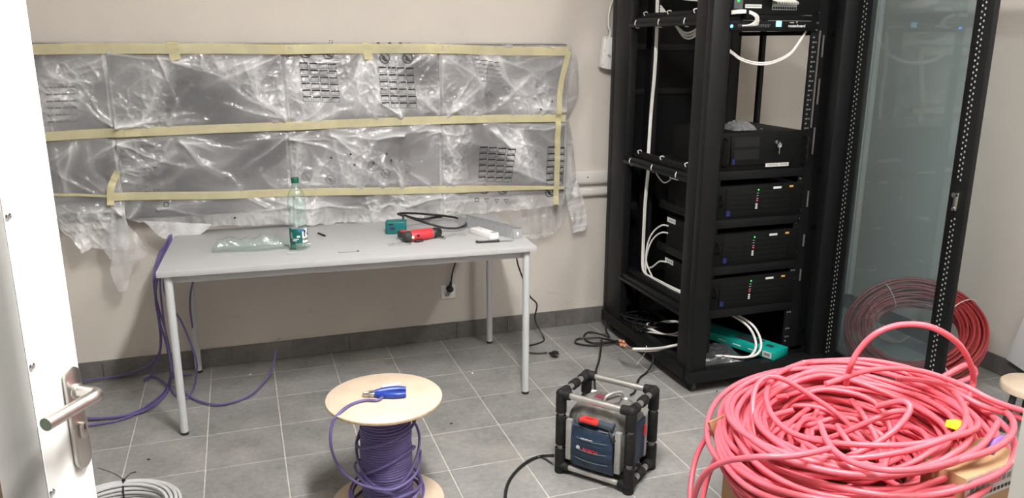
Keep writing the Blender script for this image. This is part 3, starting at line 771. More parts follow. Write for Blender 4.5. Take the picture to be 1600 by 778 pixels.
along([(0,0),(.007,0),(.007,.003),(.005,.004),(0,.004)], rear+d*.024+side*.024, side).build('badge', mat('badge_white',(.8,.78,.7),.5), drl)
a, b = [(1.383,-0.568,0.747), (1.397,-0.599,0.747)]
o = MB().cyl(a, b, .0055, 12).cyl(Vector(b)-(Vector(b)-Vector(a))*.2, Vector(b)+(Vector(b)-Vector(a))*.15, .008, 12).cyl(Vector(a)-(Vector(b)-Vector(a))*.35, a, .0035, 6).build('screwdriver_bit', steel)
tag(o, 'small steel bit holder lying in front of the drill chuck', 'bit')
adp = thing('tool_adapter', 'teal tool adapter block with a looped black cord on the table', 'adapter', tuple((1.203,-0.465,0.740)))
ac = Vector((1.205,-0.438,0.740))+Vector((0,.03,0))
Ma = frame_mat((ac.x,ac.y,T), (.97,-.22,0), (.22,.97,0))
MB().prism([(-.045,-.03),(.045,-.03),(.05,-.02),(.05,.028),(.03,.035),(-.04,.035),(-.05,.02),(-.05,-.02)], .0, .062, Ma).build('adapter_body', teal, adp, bevel=.006, seg=3)
MB().bb(-.051,-.046,-.012,.014,.04,.056, Ma).bb(-.034,-.012,-.0312,-.029,.044,.053, Ma).build('contact_slot', blackp, adp)
MB().bb(-.030,-.004,-.0315,-.029,.022,.036, Ma).build('sticker', mat('sticker_navy',(.03,.03,.10),.5), adp)
cable('cord', [tuple(Ma @ Vector((.03,.03,.05)))]+[(1.259,-0.317,0.800), (1.238,-0.295,0.810), (1.305,-0.251,0.800), (1.427,-0.152,0.765), (1.517,-0.207,0.760), (1.566,-0.304,0.760), (1.557,-0.410,0.760), (1.499,-0.480,0.760), (1.436,-0.460,0.760), (1.362,-0.462,0.785), (1.304,-0.409,0.800), (1.258,-0.358,0.815)]+[tuple(Vector(q)) for q in [(1.286,-0.341,0.800), (1.368,-0.264,0.765), (1.440,-0.167,0.750), (1.498,-0.143,0.748)]], .0058, rubber, '', parent=adp)
# ---- slotted cable duct
grey_pvc = mat('grey_pvc', (0.36,0.37,0.38), 0.45)
dA, dB = Vector((1.535,-0.341,0.740)), Vector((1.709,-0.710,0.740))
dd = dB-dA; Ld = dd.length; Md = frame_mat((dA.x,dA.y,T), dd, (-dd.y,dd.x,0))
dct = thing('slotted_duct', 'length of grey slotted wiring duct on the right end of the table', 'wiring duct', (dA.x,dA.y,T))
MB().bb(0, Ld, 0, .058, 0, .002, Md).build('duct_base', grey_pvc, dct)
nt_ = 26
for s in range(2):
    y0, y1 = (0,.0022) if s == 0 else (.0558,.058)
    MB().bb(0, Ld, y0, y1, .002, .010, Md).build('side_web', grey_pvc, dct)
    fm = None
    for i in range(nt_):
        x0 = Ld*i/nt_
        mb = MB().bb(x0+.0015, x0+Ld/nt_-.0025, y0, y1, .010, .044, Md).bb(x0+.0005, x0+Ld/nt_-.0005, y0-.0005, y1+.0005, .044, .048, Md)
        mb.build('finger', grey_pvc, dct)
MB().bb(Ld-.002, Ld, 0, .058, 0, .046, Md).build('end_plate', grey_pvc, dct)
MB().bb(Ld-.0005, Ld+.0008, .018, .030, .016, .032, Md).build('end_hole', white_plastic, dct)
# ---- white parts box, knife, plastic scraps
wb = thing('parts_box', 'small white rectangular box of connectors before the grey duct', 'box', tuple((1.638,-0.551,0.740)))
wA, wB = Vector((1.548,-0.522,0.740)), Vector((1.602,-0.676,0.740))
Mw = frame_mat((wA.x,wA.y,T), wB-wA, (-(wB-wA).y,(wB-wA).x,0)); Lw = (wB-wA).length
paper = mat('white_card', (0.82,0.81,0.80), 0.6)
MB().bb(0, Lw, 0, .05, 0, .026, Mw).build('carton', paper, wb, bevel=.001)
MB().bb(Lw-.03, Lw-.002, .02, .049, .0262, .0275, Mw).build('grey_label', grey_pvc, wb)
for k in range(3): MB().bb(.012+.02*k, .02+.02*k, .02, .024, .0262, .0268, Mw).build('mark', dk, wb)
MB().bb(Lw, Lw+.0008, .008, .042, .004, .022, Mw).build('end_flap', paper, wb)
kn = thing('utility_knife', 'grey retractable utility knife lying at the front right of the table', 'knife', tuple((1.599,-0.727,0.740)))
kA, kB = Vector((1.515,-0.725,0.740)), Vector((1.697,-0.746,0.740))
Mk = frame_mat((kA.x,kA.y,T+.001), kB-kA, (-(kB-kA).y,(kB-kA).x,0)); Lk = (kB-kA).length
MB().prism([(0,.002),(.006,-.007),(.02,-.010),(Lk*.62,-.008),(Lk*.62,.008),(.02,.010),(.006,.009)], 0, .011, Mk).build('knife_body', dk, kn, bevel=.003)
MB().bb(.012, Lk*.55, -.0045, .0045, .0105, .0125, Mk).build('knife_insert', steel, kn, bevel=.001)
MB().bb(Lk*.32, Lk*.42, -.004, .004, .012, .016, Mk).build('slider', grey_pvc, kn, bevel=.001)
MB().prism([(Lk*.60,-.006),(Lk*.95,-.006),(Lk,.005),(Lk*.60,.006)], .004, .0055, Mk).build('blade', chrome, kn)
def scrap(c, w, dpt, seed, label):
    bm = MB(); n = 16; g = []
    for j in range(n+1):
        row = []
        for i in range(n+1):
            u, v = i/n-.5, j/n-.5
            rr = 1+.25*noise.noise(Vector((u*3,v*3,seed)))
            hh = .012*(1-abs(noise.noise(Vector((u*6,v*6,seed)))))**2*(1-2*max(abs(u),abs(v)))+.0008
            row.append(bm.b.verts.new((c[0]+u*w*rr, c[1]+v*dpt*rr, T+hh)))
        g.append(row)
    for j in range(n):
        for i in range(n): bm.b.faces.new((g[j][i],g[j][i+1],g[j+1][i+1],g[j+1][i])).smooth = True
    return tag(bm.build('plastic_scrap', scrapm), label, 'plastic scrap', 'clear scraps on the table')
scrapm = clear_mat('clear_scrap', (.93,.93,.93), .12, (.8,.8,.8), rough=.15, bump=.2, bscale=60)
scrap((1.178,-0.641,0.740), .11, .05, 3, 'small clear plastic scrap in front of the drill')
scrap((1.489,-0.248,0.740), .16, .09, 5, 'clear plastic pouch lying inside the loop of black cord')
scrap((1.466,-0.551,0.740), .10, .05, 9, 'thin clear plastic scrap between drill and white box')

# ================================================================== SERVER RACK
RX0, RX1, RY0, RY1, RTOP = 2.465, 3.262, -1.10, -.105, 2.12
rack = thing('server_rack', 'tall black open-sided server rack on casters', 'server rack', ((RX0+RX1)/2, (RY0+RY1)/2, 0))
rk = mat('rack_black', (0.0065,0.007,0.0076), 0.45, vary=.12, scale=20, spec=.22)
rk_dark = mat('rack_inner_black', (0.004,0.004,0.0045), 0.6, spec=.15)
# base frame
MB().bb(RX0, RX1, RY0-.012, RY0+.05, .062, .118).build('base_front_beam', rk, rack, bevel=.003)
MB().bb(RX0, RX1, RY1-.05, RY1, .062, .118).build('base_rear_beam', rk, rack, bevel=.003)
MB().bb(RX0-.006, RX0+.05, RY0+.05, RY1-.05, .062, .118).build('base_side_beam', rk, rack, bevel=.003)
MB().bb(RX1-.05, RX1, RY0+.05, RY1-.05, .062, .118).build('base_side_beam', rk, rack, bevel=.003)
MB().bb(RX0+.05, RX1-.05, RY0+.05, RY1-.05, .085, .095).build('base_plate', rk_dark, rack)
MB().bb(RX0+.055, RX0+.075, RY0+.06, RY1-.06, .095, .112).build('base_rib', rk, rack, bevel=.002)
for (cx, cy) in ((RX0+.05,RY0+.05),(RX1-.05,RY0+.05),(RX0+.05,RY1-.06),(RX1-.05,RY1-.06)):
    cs = MB().bb(cx-.024, cx+.024, cy-.024, cy+.024, .056, .062).bb(cx-.016,cx-.012,cy-.018,cy+.018,.018,.056).bb(cx+.012,cx+.016,cy-.018,cy+.018,.018,.056).build('caster_fork', black, rack)
    MB().lathe([(.006,-.011),(.020,-.011),(.0235,-.007),(.0235,.007),(.020,.011),(.006,.011)], (cx,cy,.0238), 20, M=Matrix.Rotation(math.pi/2,4,'Y')).build('caster_wheel', mat('caster_grey',(.06,.06,.06),.4), cs)
    MB().bb(cx+.02, cx+.06, cy-.034, cy-.016, .05, .055).build('caster_brake', chrome, cs)
# corner posts: hollow profiles with a step
def post(x0, x1, y0, y1, name='post'):
    return MB().bb(x0, x1, y0, y1, .118, RTOP).build(name, rk, rack, bevel=.004)
post(RX0+.004, RX0+.086, RY0, RY0+.05)
post(RX0+.004, RX0+.05, RY0+.05, RY0+.135, 'post_flange')
post(RX0+.010, RX0+.095, RY1-.055, RY1)
post(RX0+.006, RX0+.05, RY1-.225, RY1-.055, 'post_flange')
post(RX1-.105, RX1-.004, RY0, RY0+.05)
post(RX1-.05, RX1-.004, RY0+.05, RY0+.13, 'post_flange')
post(RX1-.09, RX1-.004, RY1-.06, RY1)
post(RX1-.03, RX1-.004, RY1-.29, RY1-.26, 'post_flange')
MB().bb(RX0+.083, RX0+.087, RY0+.002, RY0+.012, .12, RTOP-.05).build('post_groove', rk_dark, rack)
# roof and rear panel
MB().bb(RX0, RX1, RY0, RY1, RTOP, RTOP+.03).build('roof', rk, rack, bevel=.004)
MB().bb(RX0+.09, RX1-.1, RY1-.012, RY1-.004, .12, RTOP).build('rear_panel', rk_dark, rack)
for z in (.32,.98,1.36,1.6): MB().bb(RX0+.09, RX1-.1, RY1-.022, RY1-.012, z, z+.035).build('rear_crossbar', rk, rack, bevel=.002)
MB().bb(RX1-.022, RX1-.016, RY0+.14, RY1-.06, .12, 1.05).build('side_panel', rk_dark, rack)
# 19 inch rails
MXC = 2.862
rail_x = (MXC-.262, MXC+.262)
nut_m = mat('cage_nut_steel', (0.55,0.54,0.50), 0.35, 0.8)
hole_m = mat('punched_slot', (0.003,0.003,0.003), 0.8)
for ry in (-.975, -.33):
    for s, xx in ((-1, rail_x[0]), (1, rail_x[1])):
        rl = MB().bb(min(xx, xx-s*.045), max(xx, xx-s*.045), ry-.002, ry+.002, .13, RTOP-.02).bb(xx-.002, xx+.002, ry, ry+.06, .13, RTOP-.02).build('mounting_rail', rk, rack)
        hm = MB(); z = .15
        while z < RTOP-.05:
            hm.bb(xx-s*.030-.0045, xx-s*.030+.0045, ry-.0028, ry-.0018, z, z+.009)
            z += .0148
        hm.build('square_holes', hole_m, rl, kind='stuff')
        if s == 1 and ry < -.9:
            hm = MB(); z = .16; k = 0
            while z < 1.95:
                if (z > 1.26 and z < 1.67) or k % 7 in (0,1,3):
                    hm.box((xx-.030, ry-.004, z),(.008,.004,.007)); 
                    if k % 2: hm.box((xx-.016, ry-.004, z),(.007,.004,.006))
                z += .0222; k += 1
            hm.build('cage_nuts', nut_m, rl, kind='stuff')
            for z0, z1 in ((1.58,1.68),(1.36,1.48),(1.12,1.25),(.86,.94),(.66,.72),(.48,.54)):
                MB().bb(xx+.018, xx+.024, ry-.012, ry-.006, z0, z1).build('slot_strip', mat('bare_zinc',(.26,.25,.235),.4,.6), rl)
            MB().bb(xx-.003, xx+.003, ry-.010, ry-.004, 1.25, 1.70).build('edge_strip', mat('bare_zinc',(.26,.25,.235),.4,.6), rl)
# black filler panels between the front rails and the posts
MB().bb(rail_x[1]+.002, RX1-.004, -.972, -.966, .12, RTOP).build('filler_panel', rk, rack)
MB().bb(rail_x[1]+.002, RX1-.02, -.93, -.925, .12, RTOP).build('filler_panel', rk_dark, rack)
# bracing between rails and posts
for z in (.2,.75,1.03,1.68,2.0):
    MB().bb(RX1-.07, RX1-.03, RY0+.12, RY1-.1, z, z+.02).build('side_brace', rk_dark, rack)
    if z not in (1.03,): MB().bb(RX0+.05, RX0+.1, RY1-.2, RY1-.18, z, z+.04).build('side_brace', rk_dark, rack)
# perforated cable trays along the open left side
for zc, zs in ((1.06,.0),(1.765,.0),(.405,.0)):
    tr = MB().bb(RX0+.012, RX0+.075, RY0+.13, RY1-.20, zc-.022, zc-.018).bb(RX0+.012, RX0+.016, RY0+.13, RY1-.2, zc-.03, zc-.004).bb(RX0+.060, RX0+.075, RY0+.13, RY1-.2, zc-.018, zc+.022).build('cable_tray', rk, rack, bevel=.0015)
    MB().bb(RX0+.005, RX0+.03, RY0+.13, RY1-.2, zc-.046, zc-.030).build('tray_beam', rk, tr, bevel=.002)
    hm = MB(); y = RY0+.15
    while y < RY1-.21:
        hm.bb(RX0+.059, RX0+.0602, y, y+.005, zc-.008, zc+.012); y += .0105
    hm.build('tray_slots', hole_m, tr, kind='stuff')
    for y in ((-.86,-.62,-.38) if zc > .5 else ()):
        MB().tube(spline([(RX0+.010,y,zc-.012),(RX0+.004,y,zc-.028),(RX0+.012,y,zc-.048),(RX0+.03,y,zc-.05)],5), .0025, 6).build('tie_wrap', white_cable, tr)
        MB().tube(spline([(RX0+.058,y,zc+.010),(RX0+.052,y,zc+.024),(RX0+.07,y,zc+.028),(RX0+.078,y,zc+.01)],5), .0025, 6).build('tie_wrap', white_cable, tr)
# glazed front door, swung open towards the viewer
th = math.radians(85.5)
dv = Vector((-math.cos(th), -math.sin(th), 0)); dn = Vector((dv.y, -dv.x, 0))
MD = frame_mat((3.242, -1.12, 0), dv, (0,0,1))     # local x along the door, y up, z across
rdoor = MB().bb(-.045, .072, .10, RTOP-.01, -.012, .012, MD).build('door_stile', rk, rack, bevel=.003)
MB().bb(.652, .742, .10, RTOP-.01, -.012, .012, MD).build('door_stile', rk, rack, bevel=.003)
MB().bb(.072, .652, .10, .17, -.012, .012, MD).build('door_rail', rk, rack, bevel=.002)
MB().bb(.072, .652, RTOP-.09, RTOP-.01, -.012, .012, MD).build('door_rail', rk, rack, bevel=.002)
rglass = clear_mat('smoked_glass', (.72,.80,.82), .09, (.30,.36,.38), rough=.02, fres=1.6)
MB().bb(.066, .658, .165, RTOP-.085, -.003, .003, MD).build('door_glass', rglass, rack)
perf_m = mat('perforation_glint', (0.50,0.49,0.45), 0.4, 0.3)  # pale discs: light showing through the door's holes, painted as colour
for (xa, side_) in ((.012,.0125),(.030,.0125),(.686,.0125),(.701,.0125)):
  for zz in (1, -1):
    hm = MB(); z = .14 + (.011 if xa in (.030,.701) else 0)
    while z < RTOP-.04:
        if not (xa > .6 and .98 < z < 1.12):
            c_ = [(xa+.0038*math.cos(a*math.pi/3), z+.0045*math.sin(a*math.pi/3)) for a in range(6)]
            hm.prism(c_, zz*.012, zz*.0128, MD)
        z += .0222
    hm.build('perforations', perf_m, rack, kind='stuff')
lk = MB().bb(.684, .706, 1.005, 1.075, -.020, -.012, MD).build('lock_plate', steel, rack, bevel=.004)
MB().bb(.684, .706, 1.005, 1.075, .012, .020, MD).build('lock_plate', steel, rack, bevel=.004)
MB().cyl(MD @ Vector((.695,1.068,.012)), MD @ Vector((.695,1.068,.030)), .0105, 16).build('lock_knob', chrome, lk)
MB().cyl(MD @ Vector((.695,1.012,.012)), MD @ Vector((.695,1.012,.026)), .007, 16).build('lock_knob', chrome, lk)
MB().bb(.742, .775, 1.035, 1.043, -.006, .002, MD @ Matrix.Rotation(-.5,4,'Z') @ Matrix.Translation((.10,.357,0)) ).build('latch_hook', rk, lk)
for z in (.18, 1.02, 1.9): MB().cyl((3.262,-1.075,z),(3.262,-1.075,z+.05),.008,12).build('hinge_pin', chrome, rack)
for z in (.55, .97, 1.66): MB().bb(RX1-.03, RX1+.0, RY0-.02, RY0-.001, z, z+.02).build('hinge_bracket', mat('bare_zinc',(.34,.33,.31),.4,.7), rack)

# ------------------------------------------------------------------ rack contents (each a thing of its own)
EX0, EX1, EF = MXC-.2413, MXC+.2413, -.985
led_g = mat('green_led', (0,.3,.02), .4, emit=(.05,1,.1), estr=1.6)
led_r = mat('red_led', (.3,0,0), .4, emit=(1,.08,.06), estr=1.0)
led_b = mat('blue_led', (0,.05,.5), .4, emit=(.05,.3,1), estr=14)
led_y = mat('lime_led', (.2,.4,0), .4, emit=(.45,1,.05), estr=3)
lcd = mat('blue_screen', (.2,.6,.9), .3, emit=(.30,.72,1), estr=1.5)
badge_b = mat('blue_badge', (.01,.016,.11), .4)
label_m = mat('label_tape', (0.62,0.62,0.60), 0.5)
orange_m = mat('orange_sticker', (0.62,0.30,0.07), 0.5)
case_m = mat('case_black', (0.0042,0.0045,0.0046), 0.6, vary=.15, scale=40, spec=.15)
case_d = mat('case_recess', (0.006,0.006,0.006), 0.7)
def shelf(z, label, d1=-.42):
    t = thing('rack_shelf', label, 'shelf', (MXC,-.7,z), 'shelves in the rack')
    MB().bb(EX0, EX1, EF-.002, EF+.010, z-.022, z+.022).build('shelf_lip', rk, t, bevel=.002)
    MB().bb(EX0+.02, EX1-.02, EF+.01, d1, z-.003, z+.001).build('shelf_plate', rk, t)
    MB().bb(EX0+.016, EX0+.02, EF+.01, d1, z-.022, z+.022).build('shelf_side', rk, t)
    MB().bb(EX1-.02, EX1-.016, EF+.01, d1, z-.022, z+.022).build('shelf_side', rk, t)
    hm = MB()
    for i in range(22):
        hm.bb(EX0+.0150, EX0+.0162, EF+.05+i*.022, EF+.062+i*.022, z-.012, z-.006)
    hm.build('shelf_slots', hole_m, t, kind='stuff')
shelf(1.040, 'black steel shelf under the case with the key')
shelf(.806, 'black steel shelf under the second case from the top')
shelf(.574, 'black steel shelf under the third case from the top')
shelf(.354, 'black steel shelf under the lowest case in the rack')
# 4U case with key and handles
kc = thing('industrial_case', 'black rack computer case with key in its lock and two handles', 'computer', (MXC,-.75,1.063))
MB().bb(EX0+.018, EX1-.018, EF, -.53, 1.063, 1.238).build('chassis', case_m, kc, bevel=.002)
MB().bb(EX0, EX1, EF-.006, EF, 1.063, 1.240).build('front_panel', case_m, kc, bevel=.002)
MB().bb(EX0+.055, EX1-.075, EF-.013, EF-.006, 1.085, 1.228).build('front_door', case_m, kc, bevel=.003)
gr = MB()
for j in range(2):
    for i in range(18): gr.bb(EX0+.075+i*.0075, EX0+.079+i*.0075, EF-.0137, EF-.012, 1.115+j*.058, 1.150+j*.058+.01)
gr.build('vent_grille', case_d, kc)
for x in (EX0+.022, EX1-.022):
    MB().tube(spline([(x,EF-.004,1.085),(x,EF-.038,1.092),(x,EF-.042,1.12),(x,EF-.042,1.18),(x,EF-.038,1.208),(x,EF-.004,1.215)],6), .006, 10).build('handle', case_m, kc)
kx = (2.918,-0.998,1.190)
ky = MB().cyl((kx[0],EF-.012,kx[2]),(kx[0],EF-.022,kx[2]),.009,16).bb(kx[0]-.002,kx[0]+.002,EF-.045,EF-.02,kx[2]-.006,kx[2]+.006).build('lock', chrome, kc)
MB().lathe([(.009,-.001),(.012,-.001),(.012,.001),(.009,.001),(.009,-.001)], (kx[0]+.004,EF-.04,kx[2]-.012), 14, M=Matrix.Rotation(math.pi/2,4,'X')).build('key_ring', chrome, ky)
MB().bb(kx[0]+.002,kx[0]+.006,EF-.041,EF-.039,kx[2]-.052,kx[2]-.018).build('hanging_key', chrome, ky)
lx = (2.936,-0.998,1.082)
lt = MB().bb(lx[0]-.065, lx[0]+.065, EF-.0150, EF-.0138, lx[2]-.0085, lx[2]+.0085).build('label_strip', label_m, kc)
lettering('CONTROL CENTER', .0135, frame_mat((lx[0], EF-.0152, lx[2]), (1,0,0), (0,0,1)), ink, lt)
MB().bb(EX0+.066, EX0+.078, EF-.0145, EF-.0135, 1.092, 1.118).build('blue_badge', badge_b, kc)
# three plain cases with LED columns
def server(z0, z1, label):
    t = thing('rack_server', label, 'server', (MXC,-.75,z0), 'servers in the rack')
    MB().bb(EX0+.018, EX1-.018, EF, -.51, z0, z1).build('chassis', case_m, t, bevel=.002)
    MB().bb(EX0, EX1, EF-.006, EF, z0, z1+.003).build('front_panel', case_m, t, bevel=.002)
    MB().bb(EX0+.05, EX1-.045, EF-.010, EF-.006, z0+.012, z1-.006).build('front_door', case_m, t, bevel=.002)
    for k in range(5): MB().bb(EX0+.07, EX1-.07, EF-.0106, EF-.0098, z0+.03+.024*k, z0+.031+.024*k).build('door_groove', case_d, t)
    cx = 2.842
    MB().lathe([(0,0),(.0038,0),(.0038,.002),(0,.004)], (cx+.004,EF-.010,z1-.020), 12, M=Matrix.Rotation(math.pi/2,4,'X')).build('green_led', led_g, t)
    MB().lathe([(0,0),(.0038,0),(.0038,.002),(0,.004)], (cx,EF-.010,z1-.072), 12, M=Matrix.Rotation(math.pi/2,4,'X')).build('red_led', led_r, t)
    for dz in (.036,.048,.062): MB().bb(cx-.004,cx+.006,EF-.0112,EF-.010,z1-dz-.001,z1-dz+.001).build('led_mark', label_m, t)
    for dz in (.090,.100,.109): MB().bb(cx-.007,cx+.003,EF-.0125,EF-.010,z1-dz-.003,z1-dz+.003).build('button', label_m, t)
    MB().bb(2.930, 2.975, EF-.0115, EF-.0100, z1-.020, z1-.010).build('label_strip', label_m, t)
    MB().bb(3.022, 3.043, EF-.0115, EF-.0060, z1-.017, z1-.008).build('orange_sticker', orange_m, t)
    MB().bb(EX0+.055, EX0+.075, EF-.0115, EF-.0100, z0+.016, z0+.042).build('blue_badge', badge_b, t)
    MB().tube(spline([(EX0+.02,EF-.004,z1-.09),(EX0+.02,EF-.03,z1-.08),(EX0+.02,EF-.03,z1-.05),(EX0+.02,EF-.004,z1-.04)],5), .005, 8).build('handle', case_m, t)
    rl = MB().bb(EX0+.0165, EX0+.0185, -.60, -.515, z1-.03, z1-.005).build('side_label', label_m, t)
    for k in range(3): MB().bb(EX0+.0160, EX0+.0167, -.59+.02*k, -.578+.02*k, z1-.02, z1-.015).build('label_mark', ink, rl)
server(.829, .985, 'upper of the three rack servers with green and red lights')
server(.597, .752, 'middle of the three rack servers with green and red lights')
server(.377, .530, 'lowest of the three rack servers with green and red lights')
# router
rt = thing('network_router', 'thin black rack router with a small blue screen and lettering', 'router', (MXC,-.85,1.698))
MB().bb(EX0+.018, EX1-.018, EF, -.76, 1.698, 1.740).build('chassis', case_m, rt, bevel=.001)
MB().bb(EX0, EX1, EF-.004, EF, 1.697, 1.741).build('front_panel', case_m, rt, bevel=.001)
MB().bb(2.871, 2.900, EF-.0055, EF-.004, 1.716, 1.741).build('touch_screen', lcd, rt)
MB().lathe([(0,0),(.0065,0),(.0065,.002),(0,.003)], (2.637,EF-.004,1.716), 12, M=Matrix.Rotation(math.pi/2,4,'X')).build('blue_led', led_b, rt)
MB().bb(2.755, 2.769, EF-.006, EF-.004, 1.722, 1.728).build('green_led', led_y, rt)
for i in range(13):
    x = 2.672+.0125*i + (.008 if i > 6 else 0)
    pt_ = MB().bb(x, x+.0108, EF-.0052, EF-.0038, 1.712, 1.7225).build('port', case_d, rt)
    MB().bb(x-.0006, x+.0114, EF-.0050, EF-.0040, 1.7225, 1.7236).bb(x-.0010, x, EF-.0050, EF-.0040, 1.712, 1.7225).build('port_rim', mat('port_metal',(.4,.4,.4),.3,.8), pt_)
lettering('routerboard', .0185, frame_mat((2.985, EF-.0044, 1.720), (1,0,0), (0,0,1)), label_m, rt, bold=.0004)
MB().bb(2.945,2.968,EF-.0048,EF-.004,1.733,1.7355).bb(2.982,2.986,EF-.0048,EF-.004,1.733,1.742).build('small_mark', label_m, rt)
for z in (1.703, 1.734): MB().cyl((EX1-.009,EF-.008,z),(EX1-.009,EF-.003,z),.005,10).build('mounting_screw', chrome, rt)
# network switch with patch ports above
sw = thing('network_switch', 'black switch with white patch cables at the top of the rack', 'network switch', (MXC,-.85,1.762))
MB().bb(EX0+.018, EX1-.018, EF, -.70, 1.770, 1.856).build('chassis', case_m, sw, bevel=.001)
MB().bb(EX0, EX1, EF-.004, EF, 1.768, 1.858).build('front_panel', case_m, sw, bevel=.001)
MB().bb(EX0+.015, EX0+.06, EF-.016, EF-.004, 1.790, 1.856).build('grey_module', mat('module_grey',(.09,.10,.10),.5), sw, bevel=.002)
MB().lathe([(0,0),(.006,0),(.006,.002),(0,.003)], (EX0+.035,EF-.016,1.825), 12, M=Matrix.Rotation(math.pi/2,4,'X')).build('green_led', led_g, sw)
ls = MB().bb(2.700, 2.786, EF-.0055, EF-.004, 1.795, 1.811).build('label_strip', label_m, sw)
for k in range(9): MB().bb(2.706+.0085*k, 2.711+.0085*k, EF-.0060, EF-.0054, 1.800, 1.806).build('label_mark', ink_faint, ls)
MB().bb(2.842, 2.975, EF-.0055, EF-.004, 1.789, 1.830).build('port_block', mat('port_metal',(.4,.4,.4),.3,.8), sw)
for i in range(10):
    MB().bb(2.846+.0128*i, 2.856+.0128*i, EF-.0065, EF-.005, 1.792, 1.802).build('port', case_d, sw)
for i in range(9):
    x = 2.852+.013*i
    cable('patch_cable', [(x,EF-.004,1.812),(x,EF-.03,1.812),(x-.01,EF-.045,1.822),(x-.05-.004*i,EF-.045,1.84+.002*i),(2.80-.004*i,EF-.04,1.90+.002*i)], .0032, white_cable,
          'one of the thin white patch cables bunched on the switch ports', group='white patch cables on the switch', n=6, k=5)
# blanking panel between
bp_ = thing('cable_manager', 'black cable management panel between switch and router', 'rack panel', (MXC,-.98,1.744))
MB().bb(EX0, EX1, EF-.003, EF, 1.743, 1.766).build('panel', case_m, bp_, bevel=.001)
MB().bb(2.685, 2.700, EF-.04, EF-.003, 1.748, 1.792).build('cable_ring', case_m, bp_, bevel=.003)
for i in range(4):
    dx = .006*i
    cable('patch_cable', [(2.62,EF-.02,1.768+.004*i),(2.66,EF-.03,1.772+.004*i),(2.70,EF-.036,1.772+.003*i),(2.735+dx*.7,EF-.034,1.757+.002*i),(2.742+dx,EF-.026,1.738),(2.720+.013*i,EF-.016,1.7215),(2.690+.0125*i,EF-.004,1.718)], .0034, white_cable,
          'one of the short white patch leads curling into the router ports', group='white patch leads into the router', n=6, k=6)
# two white cables hanging in an arc across the opening
for k, dz in enumerate((0,.012)):
    cable('hanging_cable', [(2.575,-.955,1.66-dz)]+[(q[0],q[1],q[2]-dz*.7) for q in [(2.665,-0.960,1.607), (2.726,-0.960,1.573), (2.814,-0.960,1.555), (2.901,-0.960,1.563), (2.985,-0.960,1.601), (3.033,-0.960,1.659)]]+[(3.06,-.965,1.70)], .0038, white_cable,
          ['upper of two white cables hanging in an arc below the router','lower of two white cables hanging in an arc below the router'][k], n=7)
# crumpled bag and screws on the top case
bag_silver = clear_mat('antistatic_bag', (.6,.6,.62), .35, (.35,.35,.36), rough=.2, bump=.5, bscale=60)
mb = MB(); n = 22; g = []
bc = (2.788,-0.900,1.259)
for j in range(n+1):
    row = []
    for i in range(n+1):
        u, v = i/n-.5, j/n-.5
        hh = .004+.045*(1-abs(noise.noise(Vector((u*5,v*5,1)))))**1.5*max(0,1-(2*max(abs(u),abs(v)))**3)
        row.append(mb.b.verts.new((bc[0]+u*.13, -.88+v*.12, 1.2385+hh)))
    g.append(row)
for j in range(n):
    for i in range(n): mb.b.faces.new((g[j][i],g[j][i+1],g[j+1][i+1],g[j+1][i])).smooth = True
tag(mb.build('parts_bag', bag_silver), 'crumpled clear bag of screws on top of the case with the key', 'plastic bag')
for k in range(5):
    x = 2.79+.022*k; y = -.93+.02*(k % 2)
    o = MB().cyl((x,y,1.2435),(x+.012,y+.006,1.2435),.003,8).cyl((x-.003,y-.0015,1.2435),(x,y,1.2435),.005,10).build('screw', chrome)
    tag(o, 'one of the loose silver screws beside the bag on the case', 'screw', 'loose screws on the case')
# white cable bundle running down inside the left side
wl = 'white cable bundle running down the left side of the rack'
def wc(pts, r, lab, **k): return cable('white_cable', pts, r, white_cable, lab, n=7, **k)
for k in range(2):
    o = .008*k
    wc([(2.60+o,-.36,1.95),(2.60+o,-.36,1.80),(2.598+o,-.37,1.70),(2.592+o,-.38,1.5),(2.588+o,-.37,1.3),(2.578+o,-.38,1.1),(2.575+o,-.39,.98),(2.572+o,-.38,.8),(2.566+o,-.39,.6),(2.553+o,-.42,.47),(2.545,-.47,.43),(2.545,-.6,.425+o),(2.545,-.78,.43+o),(2.545,-.92,.44+o)], .0062 if k == 0 else .0045,
       ['thick white cable running down the left side of the rack to the lowest tray','slim white cable running beside the thick one down the rack'][k])
for k, (za, ya, zb_) in enumerate(((.70,-.53,.52),(.66,-.53,.46),(.50,-.53,.45))):
    wc([(2.64,ya,za),(2.62,ya+.04,za-.005),(2.60,-.44,za-.05),(2.58,-.42,(za+zb_)/2-.03),(2.56,-.45,zb_-.03),(2.546,-.55,.432)], .0045,
       ['white lead curving out of the middle server to the tray','second white lead curving from below the middle server','white lead from the lowest server to the tray'][k])
wc([(2.64,-.53,.95),(2.615,-.50,.93),(2.60,-.44,.97),(2.59,-.41,1.03)], .0035, 'white lead looping out of the upper server below the tray')
for k in range(3):
    o = .012*k
    wc([(2.60+o,-.40,1.95),(2.61+o,-.55,1.86),(2.63,-.75,1.83+o),(2.60,-.88,1.78+o),(2.58,-.80,1.71-o),(2.60,-.66,1.69-o),(2.62,-.52,1.73),(2.60,-.40,1.80+o)], .005,
       ['outer of three white cables looped at the top left of the rack','middle of three white cables looped at the top left of the rack','inner of three white cables looped at the top left of the rack'][k])
